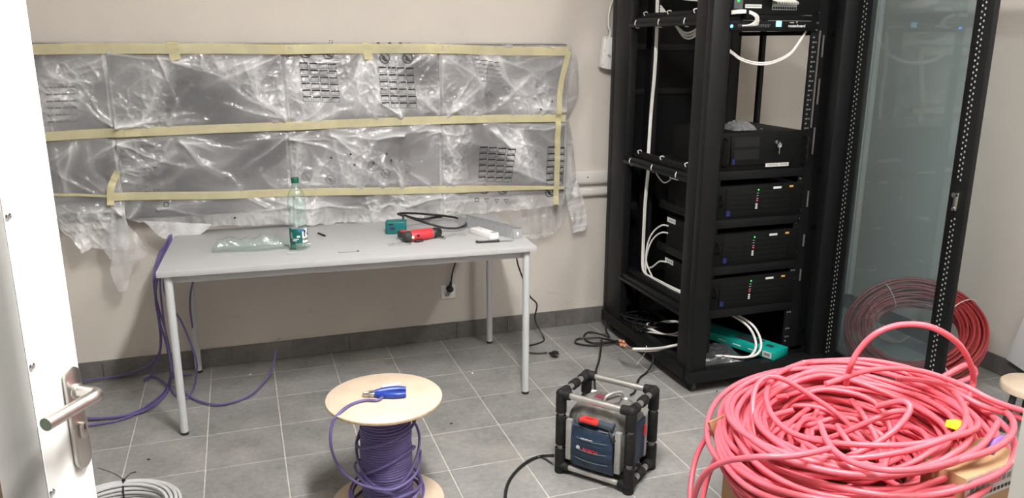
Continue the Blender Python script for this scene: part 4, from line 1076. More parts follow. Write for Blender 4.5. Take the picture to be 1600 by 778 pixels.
# things on the base plate
BZ = .096
tb_ = thing('teal_carton', 'flat teal cardboard box lying in the bottom of the rack', 'box', (2.95,-.98,BZ))
tA, tB_ = Vector((2.937,-1.105,0.125)), Vector((2.793,-0.743,0.125))
tdir = (tB_-tA); 
Mt = frame_mat((tA.x,tA.y+.0,.119), tdir, (tdir.y,-tdir.x,0)) if Vector((tdir.y,-tdir.x,0)).x > 0 else frame_mat((tA.x,tA.y,.119), tdir, (-tdir.y,tdir.x,0))
teal_c = mat('teal_card', (0.0,0.30,0.255), 0.5, vary=.06)
flip = 1 if (Mt.to_3x3() @ Vector((0,0,1))).z > 0 else -1
def tbx(x0,x1,y0,y1,z0,z1): return MB().bb(x0,x1,y0,y1,flip*z0,flip*z1,Mt)
tbx(0,.52,0,.125,0,.042).build('carton', teal_c, tb_, bevel=.0015)
tbx(.12,.26,.035,.11,.042,.0428).build('dark_window', mat('dark_print',(.03,.04,.04),.4), tb_)
tbx(.045,.085,.05,.08,.042,.0428).build('dark_square', mat('dark_print',(.03,.04,.04),.4), tb_)
wl_ = tbx(.015,.065,-.0008,0,.006,.036).build('barcode_label', label_m, tb_)
for k in range(7): tbx(.024+.005*k,.027+.005*k,-.0012,-.0006,.012,.028).build('barcode_bar', ink, wl_)
for k in range(3): tbx(.10+.09*k,.15+.09*k,-.0010,-.0004,.018,.022).build('printed_line', paper, tb_)
# dark plastic bags
def bag_heap(c, w, d_, h, seed, m_, label, name='plastic_bag', z=BZ, rot=0.0):
    mb = MB(); n = 26; g = []
    for j in range(n+1):
        row = []
        for i in range(n+1):
            u, v = i/n-.5, j/n-.5; e = max(abs(u),abs(v))*2
            rr = 1+.2*noise.noise(Vector((u*2.5,v*2.5,seed)))
            hh = (h*(.45+.55*(1-abs(noise.noise(Vector((u*4,v*5,seed)))))**2)+.2*h*(1-abs(noise.noise(Vector((u*12,v*12,seed))))))*max(0,1-e**4)
            X, Y = u*w*rr, v*d_*rr
            row.append(mb.b.verts.new((c[0]+X*math.cos(rot)-Y*math.sin(rot), c[1]+X*math.sin(rot)+Y*math.cos(rot), z+.001+hh)))
        g.append(row)
    for j in range(n):
        for i in range(n): mb.b.faces.new((g[j][i],g[j][i+1],g[j+1][i+1],g[j+1][i])).smooth = True
    return tag(mb.build(name, m_), label, 'plastic bag')
dark_bag = mat('dark_grey_film', (0.045,0.047,0.052), 0.22, bump=.4, bscale=40)
bag_heap((2.69,-.93), .30, .22, .05, 4, dark_bag, 'crumpled dark grey plastic bag in the bottom of the rack before the teal box', rot=-.3, z=.10)
for k, (px_, pz) in enumerate((((0,0)),((.02,.012)))):
    o = .03*k
    wc([(2.57,-.93,.115+o*.3),(2.62,-.955,.12),(2.70,-1.0,.135),(2.78,-1.06,.14),(2.86-o,-1.07,.15),(2.91-o,-1.03,.19),(2.90-o,-.97,.26),(2.85-o,-.86,.30),(2.78-o,-.72,.33)], .006,
       ['outer white cable bent in an arc in front of the teal box','inner white cable bent in an arc in front of the teal box'][k])
for k in range(3):
    cen = Vector((2.66,-.52,.10+.008*k)); R0 = .115-.008*k
    cable('coiled_cable', [(cen.x+R0*1.05*math.cos(a), cen.y+R0*.9*math.sin(a), cen.z+.012*math.sin(a*2+k)+.012) for a in [i*2*math.pi/12 for i in range(12)]], .0045, white_cable,
          ['outermost turn of the white cable coil in the rack bottom','middle turn of the white cable coil in the rack bottom','innermost turn of the white cable coil in the rack bottom'][k], closed=True, n=7)
# white twin cable with stripped ends poking out over the left base beam
for k, dz in enumerate((0,.010)):
    e = Vector((2.313,-0.800,0.145))+Vector((0,.014*k,-dz*.8))
    t = thing('stripped_cable', ['upper white cable with stripped wire ends poking out of the rack','lower white cable with stripped wire ends poking out of the rack'][k], 'cable', tuple(e))
    MB().tube(spline([tuple(e)]+[(q[0],q[1]+.010*k,q[2]-dz*(1.3 if j < 2 else .8)) for j, q in enumerate([(2.378,-0.814,0.142), (2.459,-0.813,0.135), (2.552,-0.793,0.130), (2.655,-0.766,0.125)])],8), .0072, 8).build('sheath', white_cable, t)
    for j, colr in enumerate(((.55,.13,.04),(.05,.16,.40),(.25,.09,.05))):
        wm = mat('wire_%d' % j, colr, .4)
        a_ = e+Vector((-.028-.004*j, .035-.014*j+.02*k, .024-.005*j))
        MB().tube(spline([tuple(e),tuple(e.lerp(a_,.5)+Vector((0,0,.004*j))),tuple(a_)],5), .0022, 6).build('wire', wm, t)
        if j != 1: MB().box(tuple(a_+Vector((-.004,.006,.004))),(.012,.014,.012)).build('connector', mat('terminal_orange',(.62,.28,.14),.4), t, bevel=.001)
tag(MB().tube(spline([(2.395,-0.795,0.150), (2.393,-0.801,0.125), (2.404,-0.744,0.070), (2.391,-0.711,0.012)],6), .002, 6).build('tie_wrap', white_cable), 'loose white cable tie hanging from the stripped cables', 'cable tie')
def bc_(pts, r, lab, **k): return cable('black_cable', pts, r, rubber, lab, n=7, **k)
# tangled black leads inside the base
for k in range(7):
    rg = random.Random(40+k)
    P = []
    for i in range(9):
        a = i*1.1+k; P.append((2.58+.09*math.cos(a)+rg.uniform(-.02,.02), -.42+.12*math.sin(a*.8+k)+rg.uniform(-.03,.03), .104+.010*k*.6+rg.uniform(0,.02)))
    bc_(P, .004, 'one of the tangled thin black leads in the rear bottom of the rack', group='black leads in the rack bottom')

# ================================================================== CABLES AND FITTINGS AROUND
# black leads on the floor beside the rack
bc_([(2.488,-0.439,0.100), (2.451,-0.384,0.020), (2.351,-0.403,0.020), (2.285,-0.379,0.008), (2.215,-0.315,0.008), (2.260,-0.257,0.008), (2.355,-0.310,0.020), (2.415,-0.410,0.030), (2.432,-0.500,0.050)], .0055, 'black power lead looping out on the tiles beside the rack')
bc_([(2.435,-0.238,0.090), (2.414,-0.284,0.050), (2.418,-0.320,0.020), (2.380,-0.282,0.030), (2.352,-0.184,0.010), (2.295,-0.242,0.010), (2.290,-0.324,0.010), (2.333,-0.359,0.010), (2.402,-0.378,0.020), (2.439,-0.462,0.050)], .0055, 'second black lead with a raised loop beside the rack')
bc_([(2.352,-0.358,0.030), (2.292,-0.472,0.012), (2.232,-0.586,0.012), (2.152,-0.720,0.012), (2.096,-0.827,0.012), (2.045,-0.947,0.020)], .0055, 'black lead running from the rack to behind the radio')
bc_([(2.437,-0.798,0.090), (2.419,-0.815,0.050), (2.393,-0.812,0.010), (2.332,-0.859,0.010), (2.281,-0.924,0.010), (2.230,-1.001,0.010), (2.193,-1.027,0.010)], .005, 'black lead hanging off the rack base down to the radio')
bc_([(1.601,-1.515,0.050), (1.580,-1.434,0.008), (1.516,-1.456,0.008), (1.440,-1.519,0.008), (1.377,-1.606,0.008), (1.331,-1.728,0.008), (1.303,-1.884,0.008)], .0065, 'black mains cord curving forward from the radio over the tiles')
# black extension lead hanging at the right end of the table, plug on the floor
ex = thing('extension_lead', 'black power lead hanging by the right table legs with plug on the floor', 'cable', (2.038,-0.276,0.000))
MB().tube(spline([(1.861,-0.300,0.547), (1.876,-0.300,0.482), (1.916,-0.280,0.387), (1.972,-0.220,0.279), (2.033,-0.170,0.208), (2.038,-0.130,0.102)]+[(2.072,-0.189,0.006), (2.019,-0.245,0.006), (1.955,-0.265,0.006), (1.905,-0.299,0.006), (1.906,-0.348,0.006), (1.952,-0.383,0.006), (2.012,-0.393,0.006)], 8), .0045, 8).build('cord', rubber, ex)
pl = (2.031,-0.450,0.018); d_ = (Vector(pl)-Vector((2.007,-0.407,0.012))).normalized()
along([(.006,-.035),(.008,-.02),(.018,-.008),(.019,.012),(.0185,.016),(0,.016)], Vector(pl), d_).build('plug', rubber, ex)
for s in (-1,1):
    q = Vector(pl)+d_*.016+d_.cross(Vector((0,0,1)))*.009*s
    MB().cyl(q, q+d_*.018, .0024, 8).build('pin', chrome, ex)
# wall socket with plug
so = thing('wall_socket', 'double white wall socket low on the wall under the table', 'socket', (1.561,0,.24))
MB().bb(1.52,1.602,-.009,0,.242,.324).build('plate', white_plastic, so, bevel=.003)
MB().lathe([(.019,0),(.0205,.003),(.017,.001),(0,-.004)], (1.555,-.009,.268), 24, M=Matrix.Rotation(math.pi/2,4,'X')).build('socket_well', white_plastic, so)
for dx, dz in ((-.0095,0),(.0095,0),(0,.011)): MB().cyl((1.555+dx,-.0105,.266+dz),(1.555+dx,-.0085,.266+dz),.003,10).build('pin_hole', blackp, so)
pg = thing('power_plug', 'black power plug in the wall socket with its cord going up', 'plug', (1.566,-.03,.30))
along([(.0,-.0),(.0185,0),(.0195,.006),(.0185,.026),(.012,.034),(0,.036)], Vector((1.566,-.010,.303)), Vector((0,-1,0))).build('plug_body', rubber, pg)
MB().tube([(1.566,-.03,.312),(1.569,-.032,.335),(1.572,-.033,.35)], .008, 10, rf=lambda t: .010-.004*t).build('strain_relief', rubber, pg)
MB().tube(spline([(1.572,-.033,.345),(1.58,-.034,.40),(1.60,-.036,.47),(1.612,-.038,.55),(1.615,-.036,.70)],6), .0042, 8).build('cord', rubber, pg)
# white multi socket hanging by its cord (seen from the back)
ps = thing('power_strip', 'white power strip hanging on its cord beside the rack', 'power strip', (2.42,-.02,1.5))
Mp = frame_mat((2.468,-0.050,1.499), (1,0,-.12), (.12,0,1))
MB().prism([(-.037,.012),(-.03,.004),(.02,0),(.034,.008),(.040,.03),(.042,.165),(.036,.172),(-.036,.172),(-.041,.165)], -.018, .022, Mp).build('housing', white_plastic, ps, bevel=.004)
for x, y in ((-.030,.164),(.032,.160),(-.032,.098),(.032,.094),(-.032,.022),(.026,.020)):
    MB().cyl(Mp @ Vector((x,y,.021)), Mp @ Vector((x,y,.0235)), .0035, 10).build('screw', steel, ps)
MB().box((0,0,0),(.022,.014,.001), Mp @ Matrix.Translation((.002,.072,.0225)) @ Matrix.Rotation(-.6,4,'Z')).build('rating_label', grey_pvc, ps)
MB().tube(spline([tuple(Mp @ Vector((-.004,.17,.002))), tuple(Mp @ Vector((-.002,.20,.002))), (2.481,-0.045,1.732), (2.485,-0.040,1.799), (2.510,-0.030,1.867), (2.565,-0.020,1.969)], 6), .0055, 8).build('cord', white_cable, ps)

# purple data cables at the left of the table
purple = mat('violet_cable_sheath', (0.115,0.09,0.25), 0.42)
PG = 'violet cables hanging left of the table'
def pc_(name, up, down, lab):
    P = [(0.171,-0.110,0.754)]+up+down
    cable(name, P, .0048, purple, lab, group=PG, n=7)
pc_('violet_cable', [(0.152,-0.140,0.712), (0.118,-0.220,0.650), (0.092,-0.250,0.567), (0.084,-0.250,0.426), (0.085,-0.250,0.297)], [(0.046,-0.050,0.120), (-0.020,-0.050,0.056), (-0.134,-0.050,0.027), (-0.250,-0.050,0.022), (-0.349,-0.050,0.019)], 'violet cable hanging by the table, leading left along the skirting')
pc_('violet_cable', [(0.145,-0.160,0.711), (0.110,-0.240,0.665), (0.086,-0.280,0.561), (0.093,-0.280,0.441), (0.112,-0.280,0.321)], [(0.122,-0.280,0.190), (0.116,-0.270,0.110)]+[(0.089,-0.218,0.012), (0.058,-0.345,0.012), (-0.020,-0.476,0.012), (-0.122,-0.509,0.012), (-0.256,-0.471,0.012)], 'violet cable bowing right of the leg line, then leading to the door handle')
pc_('violet_cable', [(0.160,-0.180,0.715), (0.130,-0.280,0.643), (0.116,-0.320,0.554), (0.114,-0.320,0.398)], [(0.121,-0.320,0.238), (0.122,-0.310,0.119)]+[(0.095,-0.234,0.008), (0.079,-0.328,0.008), (0.022,-0.447,0.008), (-0.080,-0.535,0.008), (-0.193,-0.555,0.008), (-0.282,-0.551,0.008)], 'lowest violet cable curving over the tiles towards the door')
pc_('violet_cable', [(0.166,-0.180,0.714), (0.133,-0.260,0.659), (0.102,-0.300,0.565), (0.087,-0.300,0.473), (0.095,-0.300,0.361)], [(0.111,-0.300,0.264), (0.122,-0.300,0.148), (0.137,-0.290,0.076)]+[(0.170,-0.322,0.012), (0.238,-0.449,0.012), (0.338,-0.525,0.012), (0.466,-0.466,0.012), (0.548,-0.332,0.030), (0.590,-0.318,0.100), (0.605,-0.302,0.170)], 'violet cable sweeping right under the table with its end pointing up')
pc_('violet_cable', [(0.161,-0.200,0.707), (0.140,-0.320,0.629), (0.136,-0.360,0.533), (0.158,-0.360,0.453), (0.190,-0.360,0.387)], [(0.217,-0.360,0.289), (0.239,-0.340,0.165), (0.225,-0.300,0.061)]+[(0.209,-0.300,0.010), (0.182,-0.397,0.010), (0.134,-0.344,0.010), (0.101,-0.222,0.012), (0.111,-0.112,0.012), (0.195,-0.114,0.012)], 'violet cable looping round the front left table leg')
pc_('violet_cable', [(0.149,-0.150,0.702), (0.105,-0.200,0.624), (0.077,-0.200,0.506), (0.083,-0.200,0.377), (0.083,-0.200,0.263)], [(0.056,-0.160,0.135)]+[(-0.007,-0.105,0.012), (-0.028,-0.107,0.012), (-0.001,-0.074,0.012), (0.048,-0.132,0.012), (0.091,-0.250,0.012), (0.079,-0.357,0.014), (0.020,-0.480,0.014), (-0.108,-0.518,0.014), (-0.320,-0.470,0.012)], 'violet cable doubling back near the skirting behind the table leg')
cable('violet_cable', [(0.254,-0.120,0.524), (0.230,-0.120,0.451), (0.219,-0.120,0.369), (0.221,-0.120,0.261)], .0048, purple, 'short violet cable end hanging by the rear left table leg', n=7)

# ------------------------------------------------------------------ cable spool
ply = mat('pale_plywood', (0.62,0.50,0.385), 0.6, vary=.10, scale=9)
ply_edge = mat('plywood_edge', (0.50,0.37,0.24), 0.7, vary=.2, scale=60)
SX, SY, SR, SH = .932, -1.558, .205, .425
sp = thing('cable_spool', 'plywood spool wound with violet cable standing on the tiles', 'cable spool', (SX,SY,0))
def disc(z0, z1):
    o = MB().lathe([(.016,z0),(SR-.001,z0),(SR,z0+.001),(SR,z1-.001),(SR-.001,z1),(.016,z1),(.016,z0)], (SX,SY,0), 72).build('flange', ply, sp)
    MB().lathe([(SR+.0004,z0+.002),(SR+.0008,z0+.003),(SR+.0008,z1-.003),(SR+.0004,z1-.002)], (SX,SY,0), 72).build('ply_edge', ply_edge, o)
    return o
disc(0, .012); disc(SH-.012, SH)
MB().lathe([(.017,.012),(.07,.012),(.07,SH-.012),(.017,SH-.012)], (SX,SY,0), 40).build('core', mat('card_core',(.40,.29,.18),.8), sp)
vr = .0052; CR = .082
P = []; turns = 36
for i in range(turns*26+1):
    a = i/26*2*math.pi; z = .02+(SH-.012-.026)*i/(turns*26)
    P.append((SX+(CR+.002*noise.noise(Vector((a*.6,z*30,0))))*math.cos(a), SY+(CR+.002*noise.noise(Vector((a*.6,z*30,3))))*math.sin(a), z))
wd = MB().tube(P, vr, 6).build('wound_cable', purple, sp)
P = []
for i in range(30*22+1):
    a = -i/22*2*math.pi; z = .02+(SH-.05)*(1-i/(30*22))*.8
    R_ = CR+.006+.004*noise.noise(Vector((a*.3,z*12,8)))
    P.append((SX+R_*math.cos(a), SY+R_*math.sin(a), z))
MB().tube(P, vr, 6).build('wound_cable', purple, sp)
for k, (R_, z0, tl, ph) in enumerate(((.105,.22,.10,.3),(.098,.17,-.06,1.2),(.112,.10,.05,2.0),(.12,.07,-.03,3.1),(.118,.05,.04,4.0),(.102,.30,.05,5.0),(.125,.035,.02,.8))):
    P = []
    for i in range(40):
        a = i/40*2*math.pi
        rr = R_+.020*max(0, math.cos(a-ph))**2+.004*math.sin(3*a+k)
        P.append((SX+rr*math.cos(a), SY+rr*math.sin(a), max(.02, z0+tl*math.sin(a-ph+.5))))
    MB().tube(P, vr, 7, closed=True).build('loose_turn', purple, sp)
# free end: out of the hub hole, over the flange and down in a wide bow
q0 = Vector((SX,SY,SH))
MB().tube(spline([(SX+.005,SY-.006,SH-.06),(SX+.003,SY-.010,SH-.01),(SX-.005,SY-.016,SH+.007)]+[(0.902,-1.597,0.432), (0.860,-1.583,0.432), (0.809,-1.603,0.432), (0.770,-1.647,0.432)]+[(0.737,-1.663,0.400), (0.727,-1.677,0.330), (0.751,-1.614,0.220), (0.786,-1.626,0.170), (SX-.09,SY-.10,.14),(SX,SY-.13,.13),(SX+.09,SY-.09,.155),(SX+.125,SY,.19)], 8), vr, 8).build('free_end', mat('violet_cable_sheath', (0,0,0)), sp)
MB().cyl((SX,SY,SH-.03),(SX,SY,SH+.0006),.0155,20).build('hub_hole', blackp, sp)
# side cutters and a white cable stub on the spool
blue_m = mat('blue_grip', (0.012,0.045,0.30), 0.35)
pA_, pB_ = Vector((1.008,-1.571,0.437)), Vector((0.860,-1.539,0.437))
pd = (pB_-pA_).normalized(); pw = Vector((-pd.y,pd.x,0)); Lp = (pB_-pA_).length
pli = thing('side_cutters', 'side cutters with blue grips lying on the spool', 'pliers', (pA_.x,pA_.y,SH))
for s in (-1,1):
    P = [pA_+pd*(Lp*t)+pw*s*(w) for t, w in ((.0,.021),(.2,.024),(.45,.019),(.62,.012),(.72,.008))]
    MB().tube(spline([(p.x,p.y,SH+.012) for p in P],6), .010, 10, rf=lambda t: .0085+.0045*math.sin(math.pi*min(1,t*.9+.1))).build('grip', blue_m, pli)
    P = [pA_+pd*(Lp*t)+pw*s*w for t, w in ((.70,.008),(.80,.010),(.88,.009),(.96,.006),(1.0,.001))]
    MB().tube(spline([(p.x,p.y,SH+.012) for p in P],5), .006, 8, rf=lambda t: .0075-.004*t).build('jaw', steel, pli)
pj = pA_+pd*Lp*.79
MB().cyl((pj.x,pj.y,SH+.003),(pj.x,pj.y,SH+.019),.011,18).build('pivot', steel, pli)
a, b = [(0.937,-1.485,0.430), (1.007,-1.479,0.430)]
o = MB().cyl(a, b, .0048, 12).cyl(b, Vector(b)+(Vector(b)-Vector(a))*.03, .003, 10).build('cable_stub', white_plastic)
tag(o, 'short stub of white cable lying behind the blue cutters on the spool', 'cable')

# grey cable coil at the left, tied with a black strap
gc = mat('grey_cable_sheath', (0.52,0.52,0.53), 0.45)
gcen = Vector((0.006,-1.413,0.060)); gcen.z = 0
co = thing('cable_coil', 'coil of light grey cable tied with black straps by the door', 'cable coil', (gcen.x,gcen.y,0))
kk = 0
for (R_, zz) in [(.17+.0125*i, .010+.0135*j) for j in range(5) for i in range(4)]:
    kk += 1
    MB().tube([(gcen.x+(R_+.003*math.sin(3*a+kk))*math.cos(a), gcen.y+(R_+.003*math.sin(2*a+kk))*math.sin(a), zz+.003*math.sin(2*a+kk*1.7)) for a in [i*2*math.pi/60 for i in range(60)]], .0062, 7, closed=True).build('coil_turn', gc, co)
ga = math.radians(88)
gp_ = Vector((gcen.x+.19*math.cos(ga), gcen.y+.19*math.sin(ga), .03))
rd = Vector((math.cos(ga),math.sin(ga),0))
MB().tube([gp_+rd*(.034*math.cos(t))+Vector((0,0,.002+.043*math.sin(t))) for t in [i*2*math.pi/16 for i in range(16)]], .003, 6, closed=True).build('strap', rubber, co)
kn_ = gp_+Vector((0,0,.046))
MB().box(tuple(kn_),(.012,.010,.008)).tube(spline([tuple(kn_),tuple(kn_+Vector((-.03,.02,.02))),tuple(kn_+Vector((-.085,.03,.05)))],5),.0018,5).tube(spline([tuple(kn_),tuple(kn_+Vector((.02,.02,.012))),tuple(kn_+Vector((.04,.03,.010)))],5),.0032,5).build('strap_ends', rubber, co)

# ================================================================== SITE RADIO IN ITS ROLL CAGE
ra, rb, rc = Vector((1.590,-1.552,0)), Vector((1.798,-1.806,0)), Vector((1.982,-1.640,0))
ex_ = (rb-ra).normalized(); ey_ = Vector((-ex_.y, ex_.x, 0))          # ex along the front, ey to the back
MR = frame_mat(ra, ex_, ey_)
WR, DR, HR = (rb-ra).length, .252, .352
rad = thing('site_radio', 'battered dark blue construction site radio in a tubular roll cage', 'radio', tuple(ra+ex_*WR/2+ey_*DR/2))
navy_p = mat('dusty_navy_plastic', (0.012,0.030,0.062), 0.5, vary=.35, scale=25)
dusty = mat('dusty_grey_plastic', (0.12,0.115,0.105), 0.75, vary=.4, scale=30)
cage_r = mat('scuffed_black_rubber', (0.011,0.0108,0.0106), 0.65, vary=.6, scale=35, spec=.3)
alu = mat('aluminium_tube', (0.62,0.61,0.59), 0.35, 0.9, vary=.08, scale=30)
alu_d = mat('dusty_aluminium', (0.36,0.355,0.34), 0.6, 0.4, vary=.2, scale=30)
redl = mat('red_latch', (0.65,0.035,0.03), 0.4)
def rp(x, y, z): return tuple(MR @ Vector((x,y,z)))
ZT, ZB = HR-.018, .030
# corners: elbows with sleeves
for cx, sx in ((.018,1),(WR-.018,-1)):
    for cy, sy in ((.018,1),(DR-.018,-1)):
        for (z, s) in ((ZT,-1),(ZB,1)):
            mb = MB()
            mb.tube([rp(cx,cy,z+s*.075), rp(cx,cy,z+s*.02), rp(cx+sx*.001,cy+sy*.001,z+s*.004), rp(cx+sx*.004,cy+sy*.004,z)], .0215, 12)
            mb.tube([rp(cx-sx*.002,cy,z), rp(cx+sx*.040,cy,z)], .0185, 12, rf=lambda t: .0215-.0035*t)
            mb.tube([rp(cx,cy-sy*.002,z), rp(cx,cy+sy*.050,z)], .0185, 12, rf=lambda t: .0215-.003*t)
            mb.lathe([(0,-.0215),(.011,-.019),(.019,-.011),(.0218,0),(.019,.011),(.011,.019),(0,.0215)], rp(cx,cy,z), 14)
            mb.build('corner_elbow', cage_r, rad)
        # uprights: bare tube with a rubber sleeve
        MB().cyl(rp(cx,cy,ZB+.07), rp(cx,cy,ZT-.07), .0125, 14).build('upright', alu_d, rad)
        MB().cyl(rp(cx,cy,ZB+.092), rp(cx,cy,ZT-.088), .0205, 14).build('upright_sleeve', cage_r, rad, bevel=.002)
        fo = MB().lathe([(.012,.0),(.020,.0),(.022,.006),(.020,.018),(.012,.020)], rp(cx,cy,0), 14).build('foot', cage_r, rad)
for y in (.018, DR-.018):
    for z in (ZT, ZB): MB().cyl(rp(.045,y,z), rp(WR-.045,y,z), .0125, 16).build('long_bar', alu, rad)
for x in (.018, WR-.018):
    for z in (ZT, ZB):
        MB().cyl(rp(x,.05,z), rp(x,DR-.05,z), .0125, 14).build('short_bar', alu, rad)
        MB().cyl(rp(x,DR/2-.022,z), rp(x,DR/2+.022,z), .0195, 14).build('bar_sleeve', cage_r, rad, bevel=.003)
# body: octagonal plan, domed shoulder (fills the cage)
_c = Vector((WR/2, DR/2-.004, 0))
MR = MR @ Matrix.Translation(_c) @ Matrix.Diagonal((1.10,1.12,1.09,1)) @ Matrix.Translation(-_c)
def octo(i, f=.055):
    x0, x1, y0, y1 = .045+i, WR-.045-i, .020+i, DR-.030-i
    return [(x0+f,y0),(x1-f,y0),(x1,y0+f*.8),(x1,y1-f*.8),(x1-f,y1),(x0+f,y1),(x0,y1-f*.8),(x0,y0+f*.8)]
MB().prism(octo(0), .062, .215, MR).build('body', dusty, rad, bevel=.004)
mb = MB()
rings = [[MR @ Vector((x,y,z)) for (x,y) in octo(i, f)] for (i,f,z) in ((0,.055,.214),(.004,.052,.232),(.022,.044,.262),(.042,.034,.276),(.055,.028,.276))]
vr_ = [[mb.b.verts.new(p) for p in R_] for R_ in rings]
for A_, B_ in zip(vr_, vr_[1:]):
    for k in range(8): mb.b.faces.new((A_[k],A_[(k+1)%8],B_[(k+1)%8],B_[k]))
mb.b.faces.new(vr_[-1])
mb.build('shoulder', dusty, rad, bevel=.003)
MB().prism(octo(.012), .050, .063, MR).build('base_skirt', blackp, rad, bevel=.003)
# front panel, horizontally ribbed, bulging forward
mb = MB(); xs_ = (.085, WR-.085); n = 30
def fz(t): 
    z = .056+.178*t
    y = .012-.014*math.sin(math.pi*min(1,t*1.05)) - .004*abs(math.sin(t*4.2*math.pi))**.6
    if t > .86: y += (t-.86)*.20
    return y, z
cols = 9; g = []
for j in range(n+1):
    y, z = fz(j/n); row = []
    for i in range(cols+1):
        u = i/cols; row.append(mb.b.verts.new(MR @ Vector((xs_[0]+(xs_[1]-xs_[0])*u, y+.010*(2*u-1)**2, z-.006*(2*u-1)**2*(1 if j < 4 else .3)))))
    g.append(row)
for j in range(n):
    for i in range(cols): mb.b.faces.new((g[j][i],g[j][i+1],g[j+1][i+1],g[j+1][i])).smooth = True
bk = [[mb.b.verts.new(MR @ Vector((xs_[0]+(xs_[1]-xs_[0])*i/cols, .035, .056+.178*j))) for i in range(cols+1)] for j in (0,1)]
for i in range(cols):
    mb.b.faces.new((g[0][i],bk[0][i],bk[0][i+1],g[0][i+1])); mb.b.faces.new((g[n][i],g[n][i+1],bk[1][i+1],bk[1][i]))
for i_ in (0, cols):
    mb.b.faces.new([g[j][i_] for j in range(n+1)]+[bk[1][i_],bk[0][i_]])
mb.build('front_panel', navy_p, rad)
for k in range(4):
    y, z = fz((k+.85)/4.4); 
    MB().tube(spline([rp(.090,.016,z-.001),rp(.12,y-.0005,z+.002),rp(WR/2,y-.001,z-.001),rp(WR-.12,y-.0005,z+.002),rp(WR-.09,.016,z-.001)],5), .0018, 6).build('panel_rib', mat('dusty_edge',(.09,.11,.13),.7), rad)
for x0, x1 in ((.060,.081),(WR-.081,WR-.060)):
    MB().bb(x0,x1,.012,.03,.068,.222,MR).build('chrome_strip', alu_d, rad, bevel=.002)
# right end panel with grille and red switch
MB().bb(WR-.050,WR-.040,.075,DR-.075,.07,.225,MR).build('end_panel', navy_p, rad, bevel=.003)
for y0 in (.052, DR-.078): MB().bb(WR-.050,WR-.038,y0,y0+.020,.066,.225,MR).build('end_strip', alu_d, rad, bevel=.002)
MB().bb(WR-.041,WR-.034,DR-.09,DR-.074,.155,.195,MR).build('side_switch', redl, rad, bevel=.003)
MB().bb(.030,.046,.06,DR-.07,.085,.10,MR).bb(.030,.046,.06,DR-.07,.125,.135,MR).bb(.030,.046,.06,DR-.07,.165,.175,MR).bb(.030,.040,.06,.075,.08,.2,MR).build('side_rack', dusty, rad, bevel=.002)
# red latch, light panel around it
MB().bb(.105,WR-.09,.010,.050,.224,.243,MR).build('latch_plate', mat('dusty_blue',(.045,.065,.09),.6,vary=.2), rad, bevel=.005)
lt_ = MB().prism([(.118,-.002),(.125,-.010),(.14,-.008),(.17,-.008),(.184,-.010),(.191,-.002),(.180,.022),(.128,.022)], .240, .252, MR).build('latch', redl, rad, bevel=.002)
MB().bb(.14,.17,.002,.008,.2515,.2535,MR).build('latch_groove', mat('dark_red',(.25,.01,.01),.5), lt_)
# top: control block with display and carry handle
MB().prism([(.10,.085),(.20,.085),(.215,.11),(.205,.155),(.11,.155),(.095,.11)], .270, .290, MR).build('control_block', dusty, rad, bevel=.004)
MB().bb(.125,.165,.095,.125,.2895,.2915,MR).build('display', mat('lcd_red',(.16,.03,.05),.3), rad)
MB().tube(spline([rp(.17,.085,.285),rp(.175,.09,.306),rp(.19,.12,.312),rp(.205,.15,.306),rp(.21,.158,.285)],6), .006, 8).build('top_grip', alu_d, rad)
for x0 in (.080,.195): MB().bb(x0,x0+.025,.160,.176,.266,.277,MR).build('white_tab', white_plastic, rad, bevel=.002)
MB().tube(spline([rp(WR-.10,.008,.226),rp(WR-.085,-.004,.215),rp(WR-.072,-.004,.198)],5), .004, 7).build('antenna_clip', blackp, rad)
# marks on the front
y, z = fz(.47)
Mf = frame_mat(rp(.165, y-.0035, .135), ex_, (0,0,1))
lettering('BOSCH', .019, Mf, mat('red_lettering',(.60,.02,.03),.4), rad, bold=.0006)
lg = MB().lathe([(.0058,0),(.0078,0),(.0078,.0008),(.0058,.0008),(.0058,0)], (0,0,0), 24, M=frame_mat(rp(.118, y-.0015, .139), ex_, (0,0,1)))
lg.bb(-.0015,.0015,-.005,.005,0,.0008,frame_mat(rp(.118, y-.0015, .139), ex_, (0,0,1)))
lg.bb(-.004,.004,-.0012,.0012,0,.0008,frame_mat(rp(.118, y-.0015, .139), ex_, (0,0,1)))
lg.build('round_logo', label_m, rad)
y, z = fz(.68)
Mf2 = frame_mat(rp(.150, y-.0030, .176), ex_, (.0,0,1))
mk = MB()
for k in range(10): mk.bb(-.026+.0052*k, -.0222+.0052*k, -.0015, .0015+.001*(k % 3), 0, .0008, Mf2)
mk.build('script_mark', label_m, rad)

# ================================================================== BOX WITH THE HEAP OF RED CABLE
red_c = mat('coral_red_cable', (0.70,0.122,0.163), 0.38, vary=.06, scale=8)
red_end = mat('cut_cable_end', (0.75,0.55,0.5), 0.6)
card = mat('brown_cardboard', (0.40,0.25,0.135), 0.8, vary=.10, scale=14)
card_in = mat('brown_cardboard', (0,0,0))
PCX, PCY = 2.185, -2.44
bxa = Vector((1.905,-2.225,0)); bex = Vector((.95,.30,0)).normalized(); bey = Vector((bex.y,-bex.x,0))   # rear left corner; along the rear wall, towards the viewer
MBX = frame_mat(bxa, bex, -bey)
box = thing('cardboard_box', 'open brown cardboard box under the heap of red cable', 'box', tuple(bxa))
BH, BW, BD = .33, .62, .50
MB().bb(0,BW,-.004,.004,.002,BH,MBX).build('rear_wall', card, box)
MB().bb(0,BW,-BD-.004,-BD+.004,.002,BH,MBX).build('front_wall', card, box)
MB().bb(-.004,.004,-BD,0,.002,BH,MBX).build('side_wall', card, box)
MB().bb(BW-.004,BW+.004,-BD,0,.002,BH,MBX).build('side_wall', card, box)
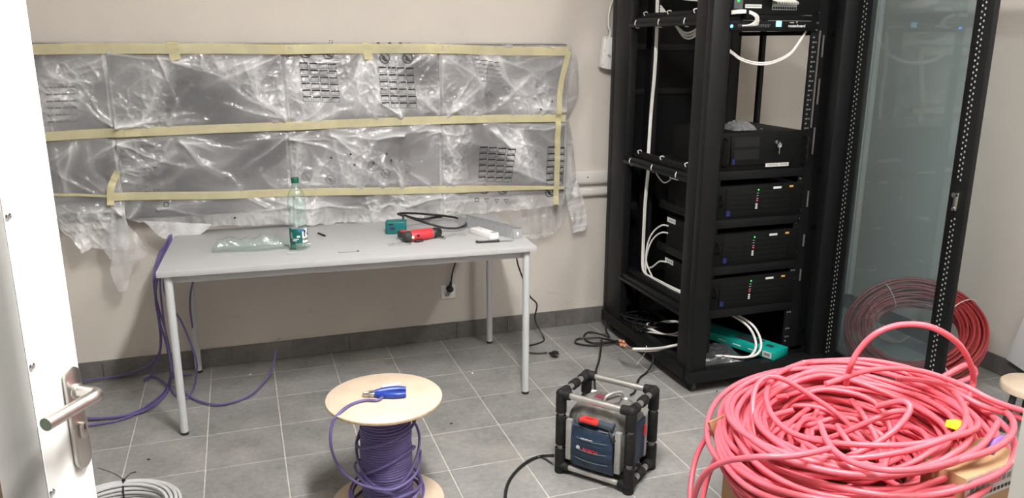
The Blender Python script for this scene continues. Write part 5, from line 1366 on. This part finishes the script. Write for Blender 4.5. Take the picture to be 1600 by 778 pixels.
MB().bb(0,BW,-BD,0,.002,.008,MBX).build('bottom', card, box)
def flap_box(P, name='flap'):
    """cardboard flap through four points"""
    P = [Vector(p) for p in P]
    n_ = (P[1]-P[0]).cross(P[2]-P[1]).normalized()*.004
    mb = MB()
    v0 = [mb.b.verts.new(p+n_) for p in P]; v1 = [mb.b.verts.new(p-n_) for p in P]
    mb.b.faces.new(v0); mb.b.faces.new(v1[::-1])
    for k in range(4): mb.b.faces.new((v0[k],v0[(k+1)%4],v1[(k+1)%4],v1[k]))
    return mb.build(name, card, box)
def bxp(x, y, z): return MBX @ Vector((x,y,z))
flap_box([bxp(0,0,BH), bxp(BW,0,BH), bxp(BW-.02,.055,BH+.155), bxp(-.06,.03,BH+.165)])
flap_box([bxp(BW,-BD,BH), bxp(BW,0,BH), bxp(BW+.15,-.02,BH+.06), bxp(BW+.15,-BD+.02,BH+.06)])
flap_box([bxp(0,-BD,BH), bxp(BW,-BD,BH), bxp(BW-.02,-BD-.16,BH-.05), bxp(.02,-BD-.16,BH-.05)])
# heap: turns of cable, each a part
hp_ = thing('red_cable_heap', 'big tangled heap of thick coral red cable in the cardboard box', 'cable heap', (PCX,PCY,.4))
CRD = .0089
rg = random.Random(21)
def ring_pts(cx, cy, cz, R_, ecc, az, tilt, taz, wob, seed, n=64, frac=1.0, a0=0):
    P = []
    for i in range(n+(0 if frac >= 1 else 1)):
        a = a0+i/n*2*math.pi*frac
        rr = R_*(1+wob*.55*math.sin(2*a+seed)+wob*.45*math.sin(3*a+seed*2.3)+wob*.3*math.sin(5*a+seed*1.7))
        x = rr*math.cos(a); y = rr*ecc*math.sin(a)
        X = x*math.cos(az)-y*math.sin(az); Y = x*math.sin(az)+y*math.cos(az)
        Z = (X*math.cos(taz)+Y*math.sin(taz))*math.tan(tilt)+.010*math.sin(3*a+seed*3)
        P.append((cx+X, cy+Y, cz+Z+.20*min(.06, (cx+X-PCX)*.95-(cy+Y-PCY)*.10)))     # the nest leans down to the left
    return P
def turn(P, closed, nm='cable_turn'):
    return MB().tube(P, CRD, 8, closed=closed).build(nm, red_c, hp_)
for k in range(74):                                     # main coil, rising outwards like a nest
    f = rg.random()
    R_ = .235+.155*f+rg.uniform(-.02,.02)
    z = .42+.14*f**1.2*rg.uniform(.5,1)+rg.uniform(-.03,.03)
    turn(ring_pts(PCX+rg.gauss(0,.022), PCY+rg.gauss(0,.022), z, R_, rg.uniform(.86,1), rg.uniform(0,3), rg.uniform(0,.06), rg.uniform(0,6), .035, rg.uniform(0,6)), True)
for k in range(12):                                     # top turns
    R_ = rg.uniform(.27,.40)
    turn(ring_pts(PCX+rg.uniform(-.04,.06), PCY+rg.uniform(-.05,.03), .54+.006*k, R_, rg.uniform(.85,1), rg.uniform(0,3), rg.uniform(.01,.08), rg.uniform(0,6), .03, rg.uniform(0,6)), True)
for k in range(16):                                     # inner tangle
    R_ = rg.uniform(.12,.24)
    turn(ring_pts(PCX+rg.uniform(-.10,.10), PCY+rg.uniform(-.10,.10), .38+rg.uniform(0,.12), R_, rg.uniform(.5,1), rg.uniform(0,3), rg.uniform(.1,.7), rg.uniform(0,6), .10, rg.uniform(0,6), n=48), True)
for k in range(5):                                      # outside slack
    turn(ring_pts(PCX+rg.uniform(0,.10), PCY+rg.uniform(-.12,.02), .46+rg.uniform(-.06,.05), rg.uniform(.36,.42), rg.uniform(.75,.95), rg.uniform(0,3), rg.uniform(.03,.12), rg.uniform(0,6), .05, rg.uniform(0,6)), True)
for k in range(14):                                     # turns down inside the box
    turn(ring_pts(bxp(BW/2,-BD/2,0).x+rg.uniform(-.02,.02), bxp(BW/2,-BD/2,0).y+rg.uniform(-.02,.02), .06+.022*k, rg.uniform(.15,.20), rg.uniform(.85,1), rg.uniform(0,3), 0, 0, .02, rg.uniform(0,6), n=40), True)
def strand(P, nm='loose_strand', k=8): return MB().tube(spline(P,k), CRD, 8).build(nm, red_c, hp_)
# the big arch standing over the heap, cut ends, strays
strand([(2.277,-2.304,0.600)]+[(2.203,-2.391,0.700), (2.218,-2.402,0.760), (2.252,-2.428,0.820), (2.312,-2.459,0.850), (2.375,-2.503,0.850), (2.458,-2.524,0.800), (2.534,-2.515,0.720), (2.579,-2.498,0.640), (2.516,-2.531,0.580)])
e1 = strand([(2.266,-2.114,0.600), (2.369,-2.130,0.600), (2.439,-2.198,0.620), (2.508,-2.267,0.620), (2.585,-2.327,0.600), (2.632,-2.413,0.570)])
e2 = strand([(2.250,-2.136,0.590), (2.300,-2.184,0.580), (2.355,-2.214,0.560), (2.445,-2.237,0.520), (2.492,-2.307,0.480)])
for p, q in (((2.266,-2.114,0.600), (2.369,-2.130,0.600)), ((2.250,-2.136,0.590), (2.300,-2.184,0.580))):
    d_ = (Vector(q)-Vector(p)).normalized()
    MB().cyl(Vector(p)-d_*.002, Vector(p)+d_*.001, CRD*.8, 10).build('cut_end', red_end, hp_)
strand([(2.118,-2.228,0.550), (2.059,-2.147,0.500), (1.948,-2.136,0.450), (1.913,-2.087,0.350), (1.874,-2.099,0.280), (1.824,-2.164,0.200), (1.808,-2.227,0.120)])
strand([(1.951,-2.628,0.600), (1.827,-2.630,0.600), (1.750,-2.574,0.580), (1.718,-2.480,0.520), (1.700,-2.419,0.450), (1.701,-2.376,0.350), (1.731,-2.326,0.200)])
strand([(2.058,-2.336,0.560), (1.971,-2.272,0.500), (1.895,-2.224,0.400), (1.867,-2.198,0.300), (1.834,-2.214,0.200)])
strand([(2.118,-2.392,0.660), (2.287,-2.386,0.680), (2.418,-2.429,0.680), (2.502,-2.519,0.660), (2.537,-2.602,0.640), (2.601,-2.655,0.620), (2.681,-2.694,0.600)])
strand([(2.392,-2.385,0.640), (2.486,-2.467,0.640), (2.514,-2.582,0.620), (2.584,-2.632,0.600), (2.638,-2.693,0.580)])
strand([(2.516,-2.398,0.580), (2.712,-2.385,0.600), (2.691,-2.377,0.640), (2.605,-2.381,0.620), (2.542,-2.350,0.560)])
strand([(2.185,-2.529,0.640), (2.211,-2.591,0.680), (2.208,-2.623,0.670), (2.149,-2.641,0.630), (2.083,-2.626,0.580), (2.016,-2.610,0.550)])
strand([(2.274,-2.337,0.560), (2.263,-2.407,0.540), (2.244,-2.492,0.500), (2.205,-2.561,0.460)])
strand([(1.990,-2.527,0.620), (1.951,-2.628,0.600), (1.956,-2.718,0.600), (1.997,-2.801,0.620), (2.126,-2.815,0.620), (2.291,-2.780,0.620), (2.467,-2.686,0.620)])
# things half buried at the right of the heap
yl = mat('yellow_green_card', (0.62,0.70,0.03), 0.5)
def slab(c, s, rz, m_, name, label, cat, ry=0):
    M_ = Matrix.Translation(c) @ Matrix.Rotation(rz,4,'Z') @ Matrix.Rotation(ry,4,'Y')
    o = MB().box((0,0,0), s, M_).build(name, m_, bevel=.002); return tag(o, label, cat)
ycp = (2.386,-2.642,0.600)
slab(ycp, (.09,.06,.02), .4, yl, 'yellow_packet', 'bright yellow packet half buried in the red cable heap', 'packet', ry=.3)
vcp = (2.390,-2.752,0.600)
cable('violet_offcut', [(vcp[0]-.05,vcp[1]-.02,.59),(vcp[0]-.015,vcp[1],.602),(vcp[0]+.02,vcp[1]+.01,.602),(vcp[0]+.06,vcp[1]+.03,.59)], .012, mat('violet_offcut',(.22,.13,.42),.45), 'violet cable offcut lying at the right of the red heap')
pbx = thing('printed_carton', 'grey-white printed carton tucked under the right side of the red heap', 'box', (2.644,-2.557,0.300))
pc0 = Vector((2.175,-2.853,0.560)); pc1 = Vector((2.394,-2.818,0.560))
Mpb = frame_mat(pc0, pc1-pc0, (0,0,1))
Lp_ = (pc1-pc0).length+.03
white_print = mat('grey_print_card', (0.50,0.49,0.47), 0.6)
MB().bb(0,Lp_,-.545,.03,-.12,0,Mpb).build('carton', card, pbx)
ls_ = MB().bb(.0,Lp_,-.045,.028,.0,.0012,Mpb).build('printed_band', white_print, pbx)
for k in range(9): MB().bb(.02+.022*k,.036+.022*k,-.012,.004,.001,.0018,Mpb).build('printed_mark', ink_faint, ls_)
for k in range(12): MB().bb(.01+.016*k,.021+.016*k,-.036,-.026,.001,.0018,Mpb).build('printed_mark', ink, ls_)

# ------------------------------------------------------------------ coil of dark red cable behind the glass door
dred = mat('dark_red_cable', (0.29,0.028,0.030), 0.42, vary=.12, scale=10)
cc = Vector((3.665,-1.239,0)); al, ph, RO = .602, .962, .327
cl_ = Vector((math.cos(al),math.sin(al),0)); chh = Vector((-cl_.y,cl_.x,0)); cv = cl_*math.sin(ph)+Vector((0,0,math.cos(ph))); cn = chh.cross(cv)
cc.z = RO*math.cos(ph)+.045
coil = thing('cable_coil', 'large coil of dark red cable leaning behind the open glass rack door', 'cable coil', (cc.x,cc.y,0))
rg = random.Random(5)
for k in range(46):
    R_ = RO-.008-.115*rg.random()**1.2; off = rg.uniform(-.045,.045); s = rg.uniform(0,6)
    P = []
    for i in range(56):
        a = i/56*2*math.pi
        p = cc+(chh*math.cos(a)+cv*math.sin(a))*(R_*(1+.012*math.sin(2*a+s)))+cn*(off+.010*math.sin(3*a+s))
        if p.z < .008: p.z = .008
        P.append(p)
    MB().tube(P, .0068, 6, closed=True).build('coil_turn', dred, coil)
for a in (.9, 2.3, 4.0):
    q = cc+(chh*math.cos(a)+cv*math.sin(a))*(RO-.06); rdv = (chh*math.cos(a)+cv*math.sin(a))
    MB().tube([q+rdv*.075*math.cos(t)+cn*.062*math.sin(t) for t in [i*2*math.pi/18 for i in range(18)]], .0022, 5, closed=True).build('tie', white_cable, coil)
# ------------------------------------------------------------------ right edge: leaning white board and a stool
wboard = mat('white_board', (0.80,0.81,0.83), 0.4)
Mb_ = frame_mat((4.08,-1.425,.02), (0,-1,-.23), (.0,-.23,1))
o = MB().bb(0,.55,.10,.85,-.018,0,Mb_ @ Matrix.Translation((0,0,.02))).build('white_board', wboard, bevel=.002)
tag(o, 'white board leaning against the right wall near the doorway', 'board')
st = thing('round_stool', 'small round wooden stool with dark legs at the right edge', 'stool', (3.761,-1.827,0.000))
s0 = Vector((3.685,-1.883,0.200))
MB().lathe([(0,.185),(.115,.185),(.125,.190),(.125,.215),(.118,.222),(0,.222)], (s0.x,s0.y,0), 36).build('seat', ply, st)
for k in range(3):
    a = 2.9+k*2.09
    MB().tube([(s0.x+.08*math.cos(a),s0.y+.08*math.sin(a),.187),(s0.x+.105*math.cos(a),s0.y+.105*math.sin(a),0)], .014, 8).build('leg', dk, st)
# specks of dirt on the tiles
for k, p in enumerate([(2.620,-1.107,0.000), (2.637,-1.233,0.000), (1.309,-1.025,0.000), (0.065,-0.942,0.000), (2.584,-0.919,0.000), (1.552,-0.518,0.000), (0.474,-0.178,0.000)]):
    o = MB().lathe([(0,0),(.006,0),(.005,.003),(.002,.004),(0,.004)], p, 7, wob=lambda r, h, a: r*(1+.3*math.sin(2*a+k))).build('debris_chip', blackp if k < 5 else paper)
    tag(o, ['black chip on the tile under the rack front','black chip on the tile before the rack base','dark speck on the tile beside the spool','dark speck on the tile near the door','black crumb by the front rack caster','white crumb on the tile under the table','white crumb behind the front left table leg'][k], 'debris')
